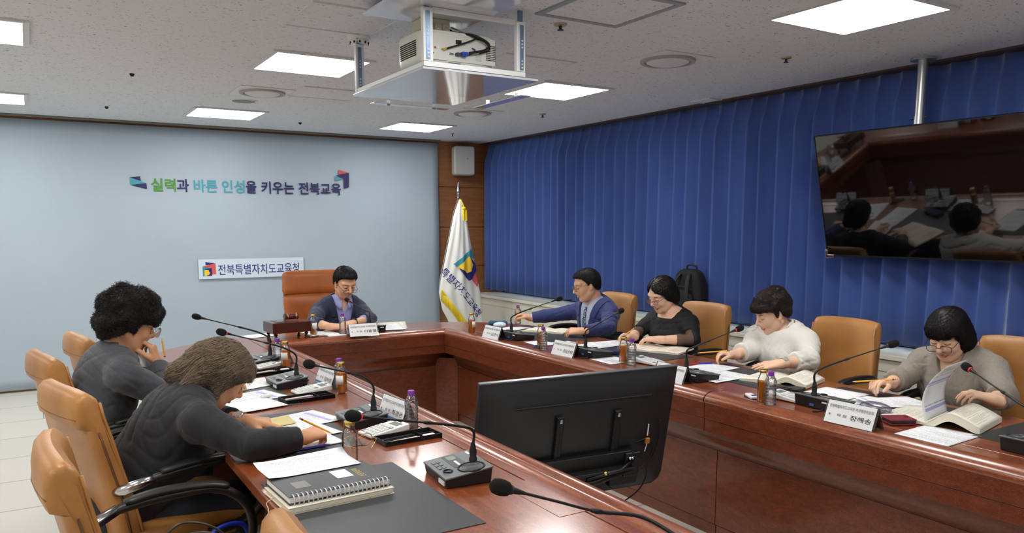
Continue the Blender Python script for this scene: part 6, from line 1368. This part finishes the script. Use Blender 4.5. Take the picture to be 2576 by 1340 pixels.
# ---- curly-haired person in grey suit, left arm
def g6(c): pass
c = person('curly-haired person in a grey suit resting chin on hand, pencil in the fingers', .99, (.12, 3.82, .50), (.285, 3.725, .955), (.345, 3.715, 1.105), (.86, .18, -.42), .0, (-.10, .99, 0),
    [(.27, 3.93, .900), (.295, 3.52, .905)], [(.56, 4.00, .785), (.455, 3.57, .790)], [(.735, 3.90, .785), (.445, 3.70, .912)],
    [dict(d=(.8, -.6, -.05), n=(0, .1, 1), tip=(.85, 3.85, .78), pose='rest'), dict(d=(-.22, .10, .95), n=(.85, -.25, .25), tip=(.42, 3.73, 1.0), pose='pen', thumb=(.5, .7, .5))],
    SK3, [(.60, 3.92, .46), (.60, 3.74, .46)], shirt=dict(mat=S_white, sleeve=.95), top=dict(mat=J_grey, v=(.36, .07), sleeve=.86, lapel=True, off=.016, amp=.0042, seed=21),
    hair=dict(mat=HB, mat2=HBR, vol=[((-.012, 0, .060), (.128, .112, .095)), ((-.045, 0, .0), (.095, .108, .095)), ((.048, .0, .055), (.058, .088, .050)), ((-.06, 0, -.05), (.055, .075, .05))], line=([-.14, -.08, -.04, -.012, .014, .03, .055, .08, .14], [-.105, -.10, -.07, -.035, -.040, .0, .018, .022, .020]), curl=.0075, freq=52, swirl=1.0, n=5000, len=.007, steps=12, r=.0007, lift=2.4, flow=(.3, 0, -.6)),
    glasses=dict(mat=mat('frame_silver', (190, 190, 196), .2, .8), z=-.004, x=.122, rw=.026, rh=.023, r=.0010), hs=1.0)
pencil('short yellow pencil in the fingers of the curly-haired person', (.462, 3.655, 1.03), (.470, 3.66, .945))
# ---- black-jacketed woman, left arm
def g7(c): watch(c, 0, (.46, 3.24, .790), (.655, 2.985, .782), .93, mat('watch_silver', (170, 168, 164), .25, .8), M_watch, face=(-.5, -.3, .8))
c = person('person in a black jacket with shoulder-length brown hair, pointing and writing', .95, (.17, 3.02, .50), (.455, 2.945, .885), (.575, 3.000, .968), (.72, .10, -.69), .06, (-.22, .97, 0),
    [(.405, 3.125, .850), (.455, 2.755, .850)], [(.46, 3.24, .790), (.585, 2.62, .785)], [(.655, 2.985, .782), (.765, 2.645, .780)],
    [dict(d=(.93, -.30, -.14), n=(-.1, .0, 1), tip=(.80, 2.9, .77), pose='point'), dict(d=(.86, .40, .02), n=(-.15, -.35, 1), tip=(.86, 2.7, .77), pose='pen')],
    SK3, [(.62, 3.10, .46), (.60, 2.94, .46)], female=True, top=dict(mat=J_black, v=(.20, .05), sleeve=.93, off=.016, amp=.0035, seed=31),
    hair=dict(mat=HG, mat2=HG2, vol=[((-.014, 0, .042), (.112, .094, .092)), ((-.045, 0, -.010), (.092, .098, .095)), ((.04, 0, .055), (.058, .078, .05))], cones=[((-.085, .0, .0), (-.130, .0, -.10), .062, .040), ((-.08, -.055, -.01), (-.10, -.075, -.12), .045, .022), ((-.08, .055, -.01), (-.10, .075, -.12), .045, .022), ((-.02, -.082, .01), (.005, -.088, -.115), .026, .012), ((-.02, .082, .01), (.005, .088, -.115), .026, .012)], line=([-.2, -.06, .0, .03, .05, .075, .12], [-.20, -.18, -.12, -.06, .005, .034, .036]), face=(.022, .066, .040), n=6000, flow=(-.45, 0, -1), out=5, outx=2.5, len=.012, steps=10, r=.0008, lift=1.8), extra=g7)
pencil('yellow pencil in the writing hand of the black-jacketed woman', (.905, 2.742, .752), (.775, 2.705, .835))
